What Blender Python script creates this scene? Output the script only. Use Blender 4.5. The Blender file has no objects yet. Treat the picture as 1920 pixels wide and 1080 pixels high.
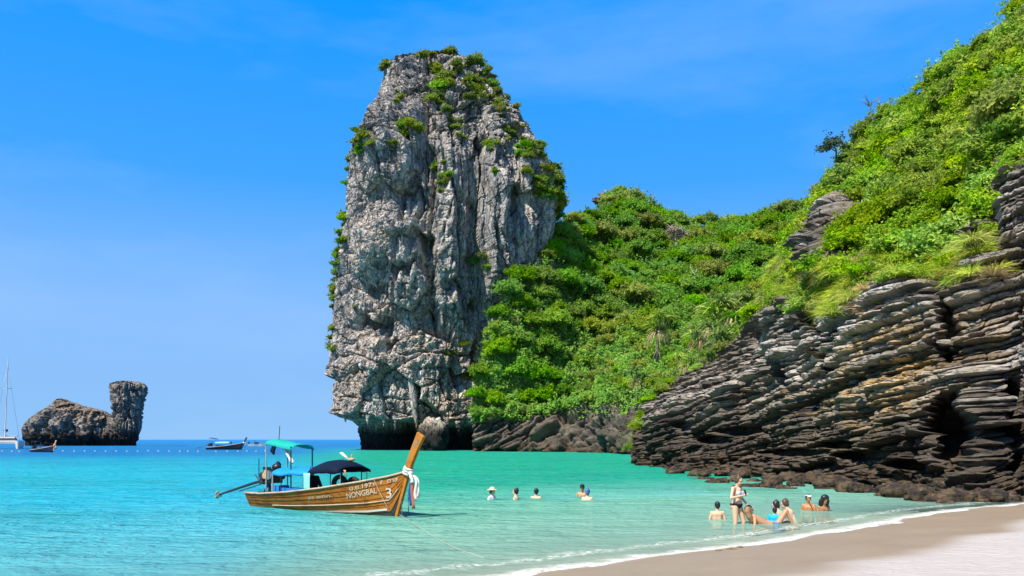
import bpy, bmesh, math, random
import numpy as np
from mathutils import Vector, Matrix, Euler
R = math.radians
rng = np.random.default_rng(7)
random.seed(7)
sc = bpy.context.scene
C = sc.collection

# ------------------------------------------------------------------ camera, world, sun, exposure
F, H, HOR = 1500.0, 2.2, 824.0            # focal length in px of a 1920 wide frame, eye height, horizon row
cd = bpy.data.cameras.new('camera'); cam = bpy.data.objects.new('camera', cd); C.objects.link(cam)
cam.location = (0, 0, H); cam.rotation_euler = (R(90), 0, 0)
cd.sensor_width = 36; cd.lens = 36 * F / 1920; cd.shift_y = (HOR - 540) / 1920
cd.clip_start = 0.1; cd.clip_end = 60000
sc.camera = cam

SUN = Vector((-0.46, -0.50, 0.92)).normalized()    # towards the sun
SUN_EL = math.asin(SUN.z); SUN_ROT = math.atan2(SUN.x, SUN.y)
w = bpy.data.worlds.new("World"); sc.world = w; w.use_nodes = True
wt = w.node_tree; wt.nodes.clear()
sky = wt.nodes.new('ShaderNodeTexSky'); sky.sky_type = 'NISHITA'; sky.sun_disc = False
sky.sun_elevation = SUN_EL; sky.sun_rotation = SUN_ROT % (2 * math.pi)
sky.air_density = 1.0; sky.dust_density = 0.15; sky.ozone_density = 4.0; sky.altitude = 0
hs = wt.nodes.new('ShaderNodeHueSaturation'); hs.inputs['Saturation'].default_value = 1.35
hs.inputs['Hue'].default_value = 0.492; hs.inputs['Value'].default_value = 1.0
bgn = wt.nodes.new('ShaderNodeBackground'); bgn.inputs['Strength'].default_value = 0.09
wo = wt.nodes.new('ShaderNodeOutputWorld')
# thin high cirrus veils
tc = wt.nodes.new('ShaderNodeTexCoord'); mp = wt.nodes.new('ShaderNodeMapping')
mp.inputs['Scale'].default_value = (1.2, 2.0, 5.0); mp.inputs['Rotation'].default_value = (0.2, 0.5, 0.4)
ns = wt.nodes.new('ShaderNodeTexNoise'); ns.inputs['Scale'].default_value = 1.6; ns.inputs['Detail'].default_value = 7
ns.inputs['Roughness'].default_value = 0.55
rp = wt.nodes.new('ShaderNodeMapRange'); rp.inputs['From Min'].default_value = 0.47; rp.inputs['From Max'].default_value = 0.85
rp.inputs['To Max'].default_value = 0.45
mx = wt.nodes.new('ShaderNodeMix'); mx.data_type = 'RGBA'; mx.inputs[7].default_value = (2.6, 4.1, 6.0, 1)
L = wt.links.new
L(tc.outputs['Generated'], mp.inputs['Vector']); L(mp.outputs[0], ns.inputs['Vector']); L(ns.outputs[0], rp.inputs[0])
sep = wt.nodes.new('ShaderNodeSeparateXYZ'); L(tc.outputs['Generated'], sep.inputs[0])
cr = wt.nodes.new('ShaderNodeValToRGB'); L(sep.outputs[2], cr.inputs[0]); el = cr.color_ramp.elements
stops = [(0.0, (.21, .43, .74)), (0.06, (.20, .41, .74)), (0.15, (.20, .41, .78)), (0.30, (.045, .30, .80)), (0.5, (.000, .245, .82)), (1.0, (.001, .13, .52))]
while len(el) < len(stops): el.new(0.5)
for e_, (p_, c_) in zip(el, stops): e_.position = p_; e_.color = (*c_, 1)
vs_ = wt.nodes.new('ShaderNodeVectorMath'); vs_.operation = 'SCALE'; vs_.inputs['Scale'].default_value = 8.0; L(cr.outputs[0], vs_.inputs[0])
mm = wt.nodes.new('ShaderNodeMix'); mm.data_type = 'RGBA'; mm.inputs[0].default_value = 0.985
L(sky.outputs[0], hs.inputs['Color']); L(hs.outputs[0], mm.inputs[6]); L(vs_.outputs[0], mm.inputs[7]); L(mm.outputs[2], mx.inputs[6]); L(rp.outputs[0], mx.inputs[0])
L(mx.outputs[2], bgn.inputs[0]); L(bgn.outputs[0], wo.inputs[0])

sl = bpy.data.lights.new('sun', 'SUN'); sl.energy = 5.0; sl.angle = R(0.5); sl.color = (1.0, 0.95, 0.87)
so = bpy.data.objects.new('sun', sl); C.objects.link(so)
so.rotation_euler = SUN.to_track_quat('Z', 'Y').to_euler(); so.location = (-60, -40, 80)
sc.view_settings.view_transform = 'Standard'; sc.view_settings.look = 'None'
sc.view_settings.exposure = 0.85; sc.view_settings.gamma = 1.0; sc.view_settings.use_curve_mapping = False
sc.render.engine = 'CYCLES'
sc.cycles.max_bounces = 6; sc.cycles.transparent_max_bounces = 8; sc.cycles.use_denoising = True
sc.cycles.diffuse_bounces = 3; sc.cycles.glossy_bounces = 2

# ------------------------------------------------------------------ helpers
def at(px, py, d):                         # a point of the place at depth d
    return np.array([(px - 960) / F * d, d, H - (py - HOR) / F * d])
def water_at(px, py):                      # the point of the water under a row of the picture
    d = H * F / (py - HOR); return np.array([(px - 960) / F * d, d, 0.0])
def sstep(a, b, x):
    t = np.clip((x - a) / (b - a), 0, 1); return t * t * (3 - 2 * t)

_perm = np.random.default_rng(3).permutation(256); _perm = np.concatenate([_perm, _perm, _perm]).astype(np.int64)
_grad = np.random.default_rng(4).normal(size=(256, 3)); _grad /= np.linalg.norm(_grad, axis=1)[:, None]
def perlin(x, y, z):
    x, y, z = np.broadcast_arrays(np.asarray(x, float), np.asarray(y, float), np.asarray(z, float))
    xi, yi, zi = np.floor(x).astype(np.int64), np.floor(y).astype(np.int64), np.floor(z).astype(np.int64)
    xf, yf, zf = x - xi, y - yi, z - zi
    xi &= 255; yi &= 255; zi &= 255
    u, v, ww = (f * f * f * (f * (f * 6 - 15) + 10) for f in (xf, yf, zf))
    def g(i, j, k):
        h = _perm[_perm[_perm[xi + i] + yi + j] + zi + k]
        gr = _grad[h]
        return gr[..., 0] * (xf - i) + gr[..., 1] * (yf - j) + gr[..., 2] * (zf - k)
    a = g(0,0,0) + u * (g(1,0,0) - g(0,0,0)); b = g(0,1,0) + u * (g(1,1,0) - g(0,1,0))
    c = g(0,0,1) + u * (g(1,0,1) - g(0,0,1)); d = g(0,1,1) + u * (g(1,1,1) - g(0,1,1))
    e = a + v * (b - a); f = c + v * (d - c)
    return (e + ww * (f - e)) * 1.5
def fbm(x, y, z, o=4, gain=0.5, lac=2.03):
    s = 0; a = 1.0
    for k in range(o):
        s = s + a * perlin(x + 17.3 * k, y + 9.1 * k, z + 4.7 * k); a *= gain; x = x * lac; y = y * lac; z = z * lac
    return s
def ridged(x, y, z, o=4, gain=0.5, lac=2.03):
    s = 0; a = 1.0
    for k in range(o):
        s = s + a * (1 - 2 * np.abs(perlin(x + 7.3 * k, y + 3.1 * k, z + 14.7 * k))); a *= gain; x = x * lac; y = y * lac; z = z * lac
    return s
def hash1(i, seed=0):
    i = (np.asarray(i).astype(np.int64) * 2654435761 + seed * 40503 + 12345) & 0xffffffff
    i ^= i >> 15; i = (i * 2246822519) & 0xffffffff; i ^= i >> 13; i = (i * 3266489917) & 0xffffffff; i ^= i >> 16
    return i / 4294967295.0
def worley(x, y, z, ids=None):                       # distance to the nearest cell point, and to the second
    xi, yi, zi = np.floor(x).astype(np.int64), np.floor(y).astype(np.int64), np.floor(z).astype(np.int64)
    f1 = np.full(np.shape(x), 9.0); f2 = f1.copy()
    for i in (-1, 0, 1):
        for j in (-1, 0, 1):
            for k in (-1, 0, 1):
                a = (xi + i) * 73856093 ^ (yi + j) * 19349663 ^ (zi + k) * 83492791
                d = (xi + i + hash1(a, 1) - x) ** 2 + (yi + j + hash1(a, 2) - y) ** 2 + (zi + k + hash1(a, 3) - z) ** 2
                if ids is not None: ids[...] = np.where(d < f1, hash1(a, 9), ids)
                f2 = np.where(d < f1, f1, np.minimum(f2, d)); f1 = np.minimum(f1, d)
    return np.sqrt(f1), np.sqrt(f2)
def blocks(x, y, z):                       # a level per cell, and how near its joint
    h = np.zeros(np.shape(x)); f1, f2 = worley(x, y, z, h); return h - 0.5, f2 - f1

def mesh_np(name, V, Q, attrs=None, smooth=True):
    me = bpy.data.meshes.new(name)
    V = np.asarray(V, np.float32).reshape(-1, 3); Q = np.asarray(Q, np.int32); k = Q.shape[1]
    me.vertices.add(len(V)); me.vertices.foreach_set('co', V.ravel())
    me.loops.add(Q.size); me.loops.foreach_set('vertex_index', Q.ravel())
    me.polygons.add(len(Q)); me.polygons.foreach_set('loop_start', np.arange(0, Q.size, k, dtype=np.int32))
    me.update(calc_edges=True)
    for n, a in (attrs or {}).items():
        at_ = me.attributes.new(n, 'FLOAT', 'POINT'); at_.data.foreach_set('value', np.asarray(a, np.float32).ravel())
    me.polygons.foreach_set('use_smooth', np.full(len(Q), smooth)); me.update()
    return me
def grid_quads(nr, nc, wrap=False):
    i = np.arange(nr - 1)[:, None]; j = np.arange(nc if wrap else nc - 1)[None, :]
    j2 = (j + 1) % nc
    return np.stack([i * nc + j, i * nc + j2, (i + 1) * nc + j2, (i + 1) * nc + j], -1).reshape(-1, 4)
def grid_normals(P, wrap=False):
    if wrap:
        du = np.roll(P, -1, 1) - np.roll(P, 1, 1)
    else:
        du = np.gradient(P, axis=1)
    dv = np.gradient(P, axis=0)
    n = np.cross(du, dv); n /= np.maximum(np.linalg.norm(n, axis=-1, keepdims=True), 1e-9)
    return n
def smooth_grid(P, it=4):
    P = P.copy()
    for _ in range(it):
        P[1:-1] = (P[:-2] + 2 * P[1:-1] + P[2:]) / 4
        P[:, 1:-1] = (P[:, :-2] + 2 * P[:, 1:-1] + P[:, 2:]) / 4
    return P
def link(name, me, mats=(), parent=None, loc=None, label=None, cat=None, group=None, kind=None):
    o = bpy.data.objects.new(name, me); C.objects.link(o)
    if me is not None:
        for m in (mats if isinstance(mats, (list, tuple)) else [mats]):
            if m is not None and m.name not in [x.name for x in me.materials if x]: me.materials.append(m)
    if parent is not None: o.parent = parent
    if loc is not None: o.location = [float(c) for c in loc]
    tag(o, label, cat, group, kind); return o
def tag(o, label=None, cat=None, group=None, kind=None):
    if label: o['label'] = label
    if cat: o['category'] = cat
    if group: o['group'] = group
    if kind: o['kind'] = kind
    return o
def copy_tree(o, parent=None):
    c = o.copy(); C.objects.link(c)
    if parent is not None: c.parent = parent
    for ch in list(o.children): copy_tree(ch, c)
    return c

class MB:                                  # collects simple solids into one mesh
    def __init__(s): s.v = []; s.f = []; s.m = []
    def add(s, vs, fs, mi=0):
        b = len(s.v); s.v += [tuple(float(c) for c in p) for p in vs]
        s.f += [tuple(b + i for i in f) for f in fs]; s.m += [mi] * len(fs); return s
    def box(s, c, size, rot=(0, 0, 0), mi=0, taper=1.0):
        M = Euler(rot).to_matrix(); hx, hy, hz = [q / 2 for q in size]; vs = []
        for z, t in ((-hz, 1), (hz, taper)):
            for x, y in ((-hx, -hy), (hx, -hy), (hx, hy), (-hx, hy)):
                vs.append(Vector(c) + M @ Vector((x * t, y * t, z)))
        return s.add(vs, [(3,2,1,0), (4,5,6,7), (0,1,5,4), (1,2,6,5), (2,3,7,6), (3,0,4,7)], mi)
    def tube(s, pts, rad, n=8, mi=0, cap=True, flat=1.0):
        pts = [Vector([float(c) for c in p]) for p in pts]
        rad = [rad] * len(pts) if not hasattr(rad, '__len__') else rad
        vs = []; up = Vector((0, 0, 1)); k = len(pts)
        for i, p in enumerate(pts):
            t = (pts[min(i + 1, k - 1)] - pts[max(i - 1, 0)]).normalized()
            a = t.cross(up if abs(t.z) < 0.95 else Vector((1, 0, 0))).normalized(); b = a.cross(t)
            for j in range(n):
                q = 2 * math.pi * j / n
                vs.append(p + a * math.cos(q) * rad[i] + b * math.sin(q) * rad[i] * flat)
        fs = [(i * n + j, i * n + (j + 1) % n, (i + 1) * n + (j + 1) % n, (i + 1) * n + j) for i in range(k - 1) for j in range(n)]
        if cap: fs += [tuple(range(n - 1, -1, -1)), tuple((k - 1) * n + j for j in range(n))]
        return s.add(vs, fs, mi)
    def ball(s, c, r, n=10, m=7, rot=None, mi=0):
        r = (r, r, r) if not hasattr(r, '__len__') else r; vs = []; M = Euler(rot).to_matrix() if rot else Matrix.Identity(3)
        for i in range(m + 1):
            a = math.pi * i / m
            for j in range(n):
                q = 2 * math.pi * j / n
                vs.append(Vector(c) + M @ Vector((r[0] * math.sin(a) * math.cos(q), r[1] * math.sin(a) * math.sin(q), r[2] * math.cos(a))))
        fs = [(i * n + j, (i + 1) * n + j, (i + 1) * n + (j + 1) % n, i * n + (j + 1) % n) for i in range(m) for j in range(n)]
        return s.add(vs, fs, mi)
    def torus(s, c, R1, r, rot=(0, 0, 0), n=20, m=8, mi=0):
        M = Euler(rot).to_matrix(); vs = []
        for i in range(n):
            a = 2 * math.pi * i / n
            for j in range(m):
                q = 2 * math.pi * j / m
                vs.append(Vector(c) + M @ Vector(((R1 + r * math.cos(q)) * math.cos(a), (R1 + r * math.cos(q)) * math.sin(a), r * math.sin(q))))
        fs = [(i * m + j, ((i + 1) % n) * m + j, ((i + 1) % n) * m + (j + 1) % m, i * m + (j + 1) % m) for i in range(n) for j in range(m)]
        return s.add(vs, fs, mi)
    def mesh(s, name, smooth=True):
        me = bpy.data.meshes.new(name); me.from_pydata(s.v, [], s.f)
        me.polygons.foreach_set('use_smooth', [smooth] * len(s.f)); me.polygons.foreach_set('material_index', s.m)
        me.update(); return me
    def build(s, name, mats, parent=None, smooth=True, auto=True, **k):
        o = link(name, s.mesh(name, smooth), mats, parent, **k)
        if smooth and auto:
            bm = bmesh.new(); bm.from_mesh(o.data); bmesh.ops.remove_doubles(bm, verts=bm.verts, dist=1e-5)
            for e in bm.edges:
                if len(e.link_faces) == 2 and e.calc_face_angle(0) > 0.75: e.smooth = False
            bm.to_mesh(o.data); bm.free()
        return o

# ------------------------------------------------------------------ materials
class NT:
    def __init__(s, name):
        s.m = bpy.data.materials.new(name); s.m.use_nodes = True; s.t = s.m.node_tree; s.t.nodes.clear()
        s.out = s.n('OutputMaterial')
    def n(s, typ, props=None, **ins):
        nd = s.t.nodes.new('ShaderNode' + typ)
        for k, v in (props or {}).items(): setattr(nd, k, v)
        for k, v in ins.items(): s.set(nd, k.replace('_', ' '), v)
        return nd
    def set(s, nd, key, v):
        sock = nd.inputs[int(key)] if key.isdigit() else nd.inputs[key]
        if hasattr(v, 'outputs'): v = v.outputs[0]
        if isinstance(v, bpy.types.NodeSocket): s.t.links.new(v, sock)
        elif hasattr(v, '__len__') and len(v) == 3 and sock.type == 'RGBA': sock.default_value = (*v, 1)
        else: sock.default_value = v
    def pos(s): return s.n('NewGeometry').outputs['Position']
    def obj(s): return s.n('TexCoord').outputs['Object']
    def attr(s, name): return s.n('Attribute', {'attribute_name': name}).outputs['Fac']
    def scale(s, vec, sc_): return s.n('Mapping', None, Vector=vec, Scale=sc_).outputs[0]
    def noise(s, vec, scale, detail=5, rough=0.55, dist=0.0):
        return s.n('TexNoise', None, Vector=vec, Scale=scale, Detail=detail, Roughness=rough, Distortion=dist).outputs[0]
    def ramp(s, fac, *stops):
        r = s.n('ValToRGB', None, Fac=fac); e = r.color_ramp.elements
        while len(e) < len(stops): e.new(0.5)
        for el, (p, c) in zip(e, stops): el.position = p; el.color = (*c, 1) if hasattr(c, '__len__') else (c, c, c, 1)
        return r.outputs[0]
    def mix(s, fac, a, b, blend='MIX'):
        nd = s.n('Mix', {'data_type': 'RGBA', 'blend_type': blend}); s.set(nd, '0', fac); s.set(nd, '6', a); s.set(nd, '7', b); return nd.outputs[2]
    def math(s, op, a, b=0.0, c=None, clamp=False):
        nd = s.n('Math', {'operation': op, 'use_clamp': clamp}); s.set(nd, '0', a); s.set(nd, '1', b)
        if c is not None: s.set(nd, '2', c)
        return nd.outputs[0]
    def rng(s, v, a, b, c=0.0, d=1.0):
        nd = s.n('MapRange', None, Value=v); nd.inputs[1].default_value = a; nd.inputs[2].default_value = b
        nd.inputs[3].default_value = c; nd.inputs[4].default_value = d; return nd.outputs[0]
    def bump(s, h, strength=0.5, dist=0.1, normal=None):
        nd = s.n('Bump', None, Height=h, Strength=strength, Distance=dist)
        if normal is not None: s.set(nd, 'Normal', normal)
        return nd.outputs[0]
    def bsdf(s, col, rough=0.8, spec=0.3, normal=None, **k):
        nd = s.n('BsdfPrincipled', None, Base_Color=col, Roughness=rough); nd.inputs['Specular IOR Level'].default_value = spec
        if normal is not None: s.set(nd, 'Normal', normal)
        for kk, v in k.items(): s.set(nd, kk.replace('_', ' '), v)
        return nd.outputs[0]
    def end(s, sh): s.t.links.new(sh, s.out.inputs['Surface']); return s.m

def simple(name, col, rough=0.6, spec=0.3, var=0.25, scale=6.0, bump=0.0, dist=0.01, metal=0.0):
    t = NT(name); p = t.obj(); f = t.noise(p, scale, 4)
    c = t.mix(f, [c_ * (1 - var) for c_ in col], [min(1, c_ * (1 + var)) for c_ in col])
    nrm = t.bump(t.noise(p, scale * 4, 3), bump, dist) if bump else None
    return t.end(t.bsdf(c, rough, spec, nrm, Metallic=metal))

def limestone(name, pale, grey, dark, tan, streak=(0.16, 0.16, 0.025), bump=1.0):
    t = NT(name); p = t.pos()
    f1 = t.noise(t.scale(p, streak), 1.0, 7, 0.6, 0.4)          # vertical weathering streaks
    f2 = t.noise(p, 0.07, 5, 0.6)
    f3 = t.noise(p, 0.6, 6, 0.65)
    f4 = t.noise(t.scale(p, (0.7, 0.7, 0.06)), 1.0, 5, 0.6)
    c = t.mix(t.ramp(f1, (0.36, 0), (0.62, 1)), grey, pale)
    hgt = t.n('SeparateXYZ', None, Vector=p).outputs[2]
    low = t.math('MULTIPLY', t.rng(hgt, 45, 8), t.ramp(f2, (0.42, 0), (0.58, 1)))
    c = t.mix(t.math('MULTIPLY', low, 0.75), c, tan)
    c = t.mix(t.math('MULTIPLY', t.ramp(f4, (0.5, 0), (0.66, 1)), 0.75), c, dark)
    c = t.mix(t.math('MULTIPLY', t.ramp(f3, (0.45, 0), (0.7, 1)), 0.55), c, dark)
    c = t.mix(t.math('MULTIPLY', t.rng(hgt, 40, 66), 0.32), c, dark)
    tide_shade = t.rng(t.math('ADD', hgt, t.math('MULTIPLY', f3, 3.0)), 7.0, 4.0)  # dark tidal rock, carried higher to paint shade under the overhang
    c = t.mix(tide_shade, c, (0.03, 0.028, 0.024))
    wv = t.n('VectorMath', {'operation': 'ADD'}); t.set(wv, '0', p); t.set(wv, '1', t.n('TexNoise', None, Vector=p, Scale=0.5, Detail=4.0).outputs[1])
    e1 = t.n('TexVoronoi', {'feature': 'DISTANCE_TO_EDGE'}, Vector=t.scale(wv.outputs[0], (0.42, 0.42, 0.13)), Scale=1.0).outputs[0]
    e2 = t.n('TexVoronoi', {'feature': 'DISTANCE_TO_EDGE'}, Vector=t.scale(wv.outputs[0], (1.1, 1.1, 0.55)), Scale=1.0).outputs[0]
    ck = t.math('MULTIPLY', t.ramp(e1, (0.0, 0), (0.05, 1)), t.ramp(e2, (0.0, 0.35), (0.05, 1)))
    c = t.mix(t.math('MULTIPLY', t.ramp(ck, (0.0, 1), (0.7, 0)), 0.55), c, dark)
    f5 = t.noise(t.scale(p, (0.35, 0.35, 0.04)), 1.0, 5, 0.6)
    c = t.mix(t.math('MULTIPLY', t.ramp(f5, (0.56, 0), (0.70, 1)), t.rng(hgt, 60, 15, 0.1, 0.75)), c, tan)
    f6 = t.noise(t.scale(p, (0.25, 0.25, 0.05)), 1.7, 5, 0.6)
    c = t.mix(t.math('MULTIPLY', t.ramp(f6, (0.57, 0), (0.66, 1)), 0.5), c, [min(.75, q * 1.35) for q in pale])
    tide_shade = t.rng(t.math('ADD', hgt, t.math('MULTIPLY', f3, 3.0)), 7.6, 4.6); c = t.mix(tide_shade, c, (0.026, 0.024, 0.021))  # tidal darkening again, with the undercut's shade painted into the colour
    b1 = t.n('TexVoronoi', {'feature': 'F1'}, Vector=t.scale(p, (1.1, 1.1, 0.5)), Scale=1.0).outputs[0]
    b2 = t.noise(t.scale(p, (1, 1, 0.45)), 1.6, 8, 0.65)
    n1 = t.bump(ck, 0.8 * bump, 0.6, t.bump(b1, 0.35 * bump, 0.4)); n2 = t.bump(b2, 0.9 * bump, 0.5, n1)
    return t.end(t.bsdf(c, 0.9, 0.15, n2))

M = {}
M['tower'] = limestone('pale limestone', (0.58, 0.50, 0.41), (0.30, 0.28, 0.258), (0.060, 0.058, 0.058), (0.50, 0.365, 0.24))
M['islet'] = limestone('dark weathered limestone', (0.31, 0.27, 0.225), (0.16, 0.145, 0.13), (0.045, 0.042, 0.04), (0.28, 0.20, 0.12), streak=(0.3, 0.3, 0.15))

def bedded():
    t = NT('bedded dark limestone'); p = t.pos()
    tone = t.attr('tone'); ochre = t.attr('ochre'); soil = t.attr('soil'); pale = t.attr('pale')
    f1 = t.noise(p, 0.35, 6, 0.62); f2 = t.noise(p, 2.2, 7, 0.68); f3 = t.noise(t.scale(p, (0.6, 0.6, 3.0)), 1.2, 5, 0.6)
    c = t.mix(t.ramp(f1, (0.38, 0), (0.66, 1)), (0.027, 0.021, 0.015), (0.125, 0.098, 0.068))
    c = t.mix(t.math('MULTIPLY', tone, t.ramp(f3, (0.3, 0.2), (0.6, 1))), c, (0.38, 0.33, 0.265))
    c = t.mix(t.math('MULTIPLY', pale, t.ramp(f2, (0.4, 0.0), (0.55, 1))), c, (0.56, 0.54, 0.51))
    c = t.mix(t.math('MULTIPLY', ochre, t.ramp(f2, (0.42, 0), (0.6, 1))), c, (0.50, 0.32, 0.11))
    c = t.mix(t.math('MULTIPLY', t.ramp(f2, (0.52, 0), (0.66, 1)), 0.7), c, (0.022, 0.02, 0.019))
    hgt = t.n('SeparateXYZ', None, Vector=p).outputs[2]
    lowz = t.rng(t.math('ADD', hgt, t.math('MULTIPLY', f1, 1.6)), 2.5, 1.0)
    c = t.mix(lowz, c, t.mix(t.ramp(f2, (0.44, 0), (0.62, 1)), (0.020, 0.015, 0.011), (0.115, 0.075, 0.037)))
    c = t.mix(soil, c, t.mix(f2, (0.09, 0.075, 0.03), (0.2, 0.13, 0.07)))
    wv = t.n('VectorMath', {'operation': 'ADD'}); t.set(wv, '0', p); t.set(wv, '1', t.n('VectorMath', {'operation': 'SCALE'}, **{'0': t.n('TexNoise', None, Vector=p, Scale=1.5, Detail=3.0).outputs[1], 'Scale': 0.4}).outputs[0])
    v = t.n('TexVoronoi', {'feature': 'DISTANCE_TO_EDGE'}, Vector=t.scale(wv.outputs[0], (1.0, 1.0, 3.2)), Scale=1.0).outputs[0]
    ck = t.ramp(v, (0.0, 0), (0.05, 1)); c = t.mix(t.math('MULTIPLY', t.math('MULTIPLY', t.ramp(ck, (0, 1), (0.8, 0)), t.ramp(t.noise(p, .8, 3), (.42, 0), (.6, 1))), 0.55), c, (0.014, 0.013, 0.012))
    n1 = t.bump(ck, 0.5, 0.12); n2 = t.bump(t.noise(t.scale(p, (1, 1, 2.2)), 5.0, 8, 0.7), 0.8, 0.12, n1)
    return t.end(t.bsdf(c, 0.85, 0.25, n2))
M['bed'] = bedded()

def leaf(name, a, b, c_, trans=0.42, oscale=0.5):
    t = NT(name); info = t.n('ObjectInfo').outputs['Random']; tint = t.attr('tint')
    f = t.noise(t.obj(), oscale, 3)
    col = t.mix(tint, a, b)
    col = t.mix(t.math('MULTIPLY', t.ramp(f, (0.4, 0), (0.62, 1)), 0.6), col, c_)
    hsv = t.n('HueSaturation', None, Color=col, Hue=t.rng(info, 0, 1, 0.470, 0.508), Value=t.rng(t.math('FRACT', t.math('MULTIPLY', info, 7.31)), 0, 1, 1.05, 1.8), Saturation=t.rng(t.math('FRACT', t.math('MULTIPLY', info, 3.17)), 0, 1, 0.88, 1.06)).outputs[0]
    d = t.bsdf(hsv, 0.6, 0.10)
    tr = t.n('BsdfTranslucent', None, Color=t.mix(0.5, hsv, t.n('Gamma', None, Color=hsv, Gamma=0.8).outputs[0])).outputs[0]
    ms = t.n('MixShader', None, Fac=trans); t.t.links.new(d, ms.inputs[1]); t.t.links.new(tr, ms.inputs[2])
    return t.end(ms.outputs[0])
M['leaf'] = leaf('forest leaves', (0.040, 0.14, 0.005), (0.105, 0.27, 0.007), (0.17, 0.29, 0.010))
M['leaf_near'] = leaf('broad shrub leaves', (0.060, 0.16, 0.005), (0.18, 0.32, 0.008), (0.27, 0.355, 0.015), oscale=0.9)
M['leaf_rock'] = leaf('rock shrub leaves', (0.055, 0.115, 0.008), (0.14, 0.215, 0.012), (0.20, 0.20, 0.025))
M['leaf_olive'] = leaf('olive leaves', (0.075, 0.14, 0.010), (0.16, 0.235, 0.015), (0.235, 0.265, 0.03))
M['grass'] = leaf('green cliff grass', (0.17, 0.28, 0.012), (0.34, 0.42, 0.03), (0.42, 0.41, 0.08), 0.3)
M['dry'] = leaf('dry grass', (0.26, 0.19, 0.07), (0.42, 0.31, 0.13), (0.38, 0.24, 0.14), 0.3)
M['pandan'] = leaf('screw pine leaves', (0.08, 0.17, 0.012), (0.22, 0.33, 0.03), (0.32, 0.34, 0.08), 0.25)
M['deadleaf'] = leaf('dead grey foliage', (0.20, 0.17, 0.12), (0.34, 0.29, 0.2), (0.25, 0.2, 0.12), 0.2)
M['darkleaf'] = leaf('dark dull foliage', (0.015, 0.035, 0.018), (0.03, 0.06, 0.03), (0.04, 0.06, 0.03), 0.15)
M['bark'] = simple('grey bark', (0.17, 0.14, 0.10), 0.9, 0.1, 0.4, 3, 0.5, 0.05)
M['palebark'] = simple('bleached bark', (0.45, 0.40, 0.33), 0.9, 0.1, 0.3, 3)

# ------------------------------------------------------------------ shore, seabed, water
SHORE = np.array([(-400, -140), (-150, -42), (-40, -9), (-12, 4.6), (-4, 10.0), (0.2, 12.6), (4.2, 15.6), (8.6, 19.3), (13.5, 24.0), (17.5, 26.8), (24, 30.5), (60, 50), (200, 110)], float)
def shore_dist(x, y):                      # metres out from the water's edge (negative on land)
    x, y = np.asarray(x, float), np.asarray(y, float); best = np.full(x.shape, 1e9); sg = np.zeros(x.shape)
    for (ax, ay), (bx, by) in zip(SHORE[:-1], SHORE[1:]):
        ux, uy = bx - ax, by - ay; l2 = ux * ux + uy * uy
        t = np.clip(((x - ax) * ux + (y - ay) * uy) / l2, 0, 1)
        dx, dy = x - ax - t * ux, y - ay - t * uy; d = np.hypot(dx, dy)
        s = np.sign(ux * (y - ay) - uy * (x - ax))
        m = d < best - 1e-9; best = np.where(m, d, best); sg = np.where(m, s, sg)
    wav = 0.25 * perlin(x * 0.22, y * 0.22, 0.5) + 0.10 * perlin(x * 0.9, y * 0.9, 3.5)
    return best * sg + wav - 0.38
def depth_of(s): return np.interp(s, [0, 3, 8, 14, 30, 60, 120, 300, 3000], [0, .42, .95, 1.5, 2.5, 5, 10, 18, 30])
def ground_z(x, y):
    s = shore_dist(x, y)
    land = np.interp(-s, [0, 1.5, 4, 8, 14, 40], [0, .10, .32, .62, .85, 1.6])
    return np.where(s > 0, -depth_of(s), land)

def tgrid(xs, ys):
    X, Y = np.meshgrid(xs, ys); return X, Y
xs = np.concatenate([-np.geomspace(200, 26, 24), np.arange(-25, 30.01, 0.22), np.geomspace(31, 200, 24)])
ys = np.concatenate([-np.geomspace(60, 6, 10), np.arange(-5, 36, 0.22), np.geomspace(36.3, 160, 40)])
X, Y = tgrid(xs, ys); S = shore_dist(X, Y); Z = ground_z(X, Y)
onland = sstep(0.6, -2.5, S)
Z = Z + onland * (0.035 * fbm(X * 0.5, Y * 0.5, 1.0, 4) + 0.012 * fbm(X * 3, Y * 3, 2.0, 2) * sstep(-2.5, -5.0, S)) + (1 - onland) * 0.05 * fbm(X * 0.35, Y * 0.35, 0, 3)
wet = sstep(-4.5, -3.2, S + 0.9 * fbm(X * 0.22, Y * 0.22, 8.0, 3) + 0.0 * X - np.clip((X - 6) * 0.13, 0, 1.4))
sandm = NT('white coral sand'); t = sandm; p = t.pos()
f1 = t.noise(p, 0.7, 5, 0.6); f2 = t.noise(p, 9.0, 6, 0.7); f3 = t.noise(p, 140.0, 2)
dry = t.mix(f2, (0.36, 0.31, 0.265), (0.43, 0.375, 0.32)); dry = t.mix(t.ramp(f3, (0.62, 0), (0.75, 0.7)), dry, (0.36, 0.29, 0.22))
wetc = t.mix(f1, (0.23, 0.165, 0.10), (0.30, 0.225, 0.145))
wa = t.attr('wet'); col = t.mix(wa, dry, wetc)
uw = t.attr('under'); col = t.mix(uw, col, t.mix(f1, (0.42, 0.38, 0.28), (0.50, 0.46, 0.35)))
rough = t.rng(wa, 0, 1, 0.95, 0.42)
f4 = t.noise(p, 2.6, 4, .6, .8); hb = t.math('ADD', t.math('ADD', t.math('MULTIPLY', f2, 1.0), t.math('MULTIPLY', f3, 0.12)), t.math('MULTIPLY', t.ramp(f4, (.38, 0), (.6, 1)), 0.9))
bst = t.rng(wa, 0, 1, 0.55, 0.06)
bn = t.n('Bump', None, Height=hb, Distance=0.06); t.set(bn, 'Strength', bst)
t.end(t.bsdf(col, rough, 0.4, bn.outputs[0]))
link('beach', mesh_np('beach', np.stack([X, Y, Z], -1), grid_quads(*X.shape), {'wet': wet, 'under': sstep(-0.15, 0.35, S)}), sandm.m, kind='structure', label='white coral sand beach and its shallow sandy seabed')

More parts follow.
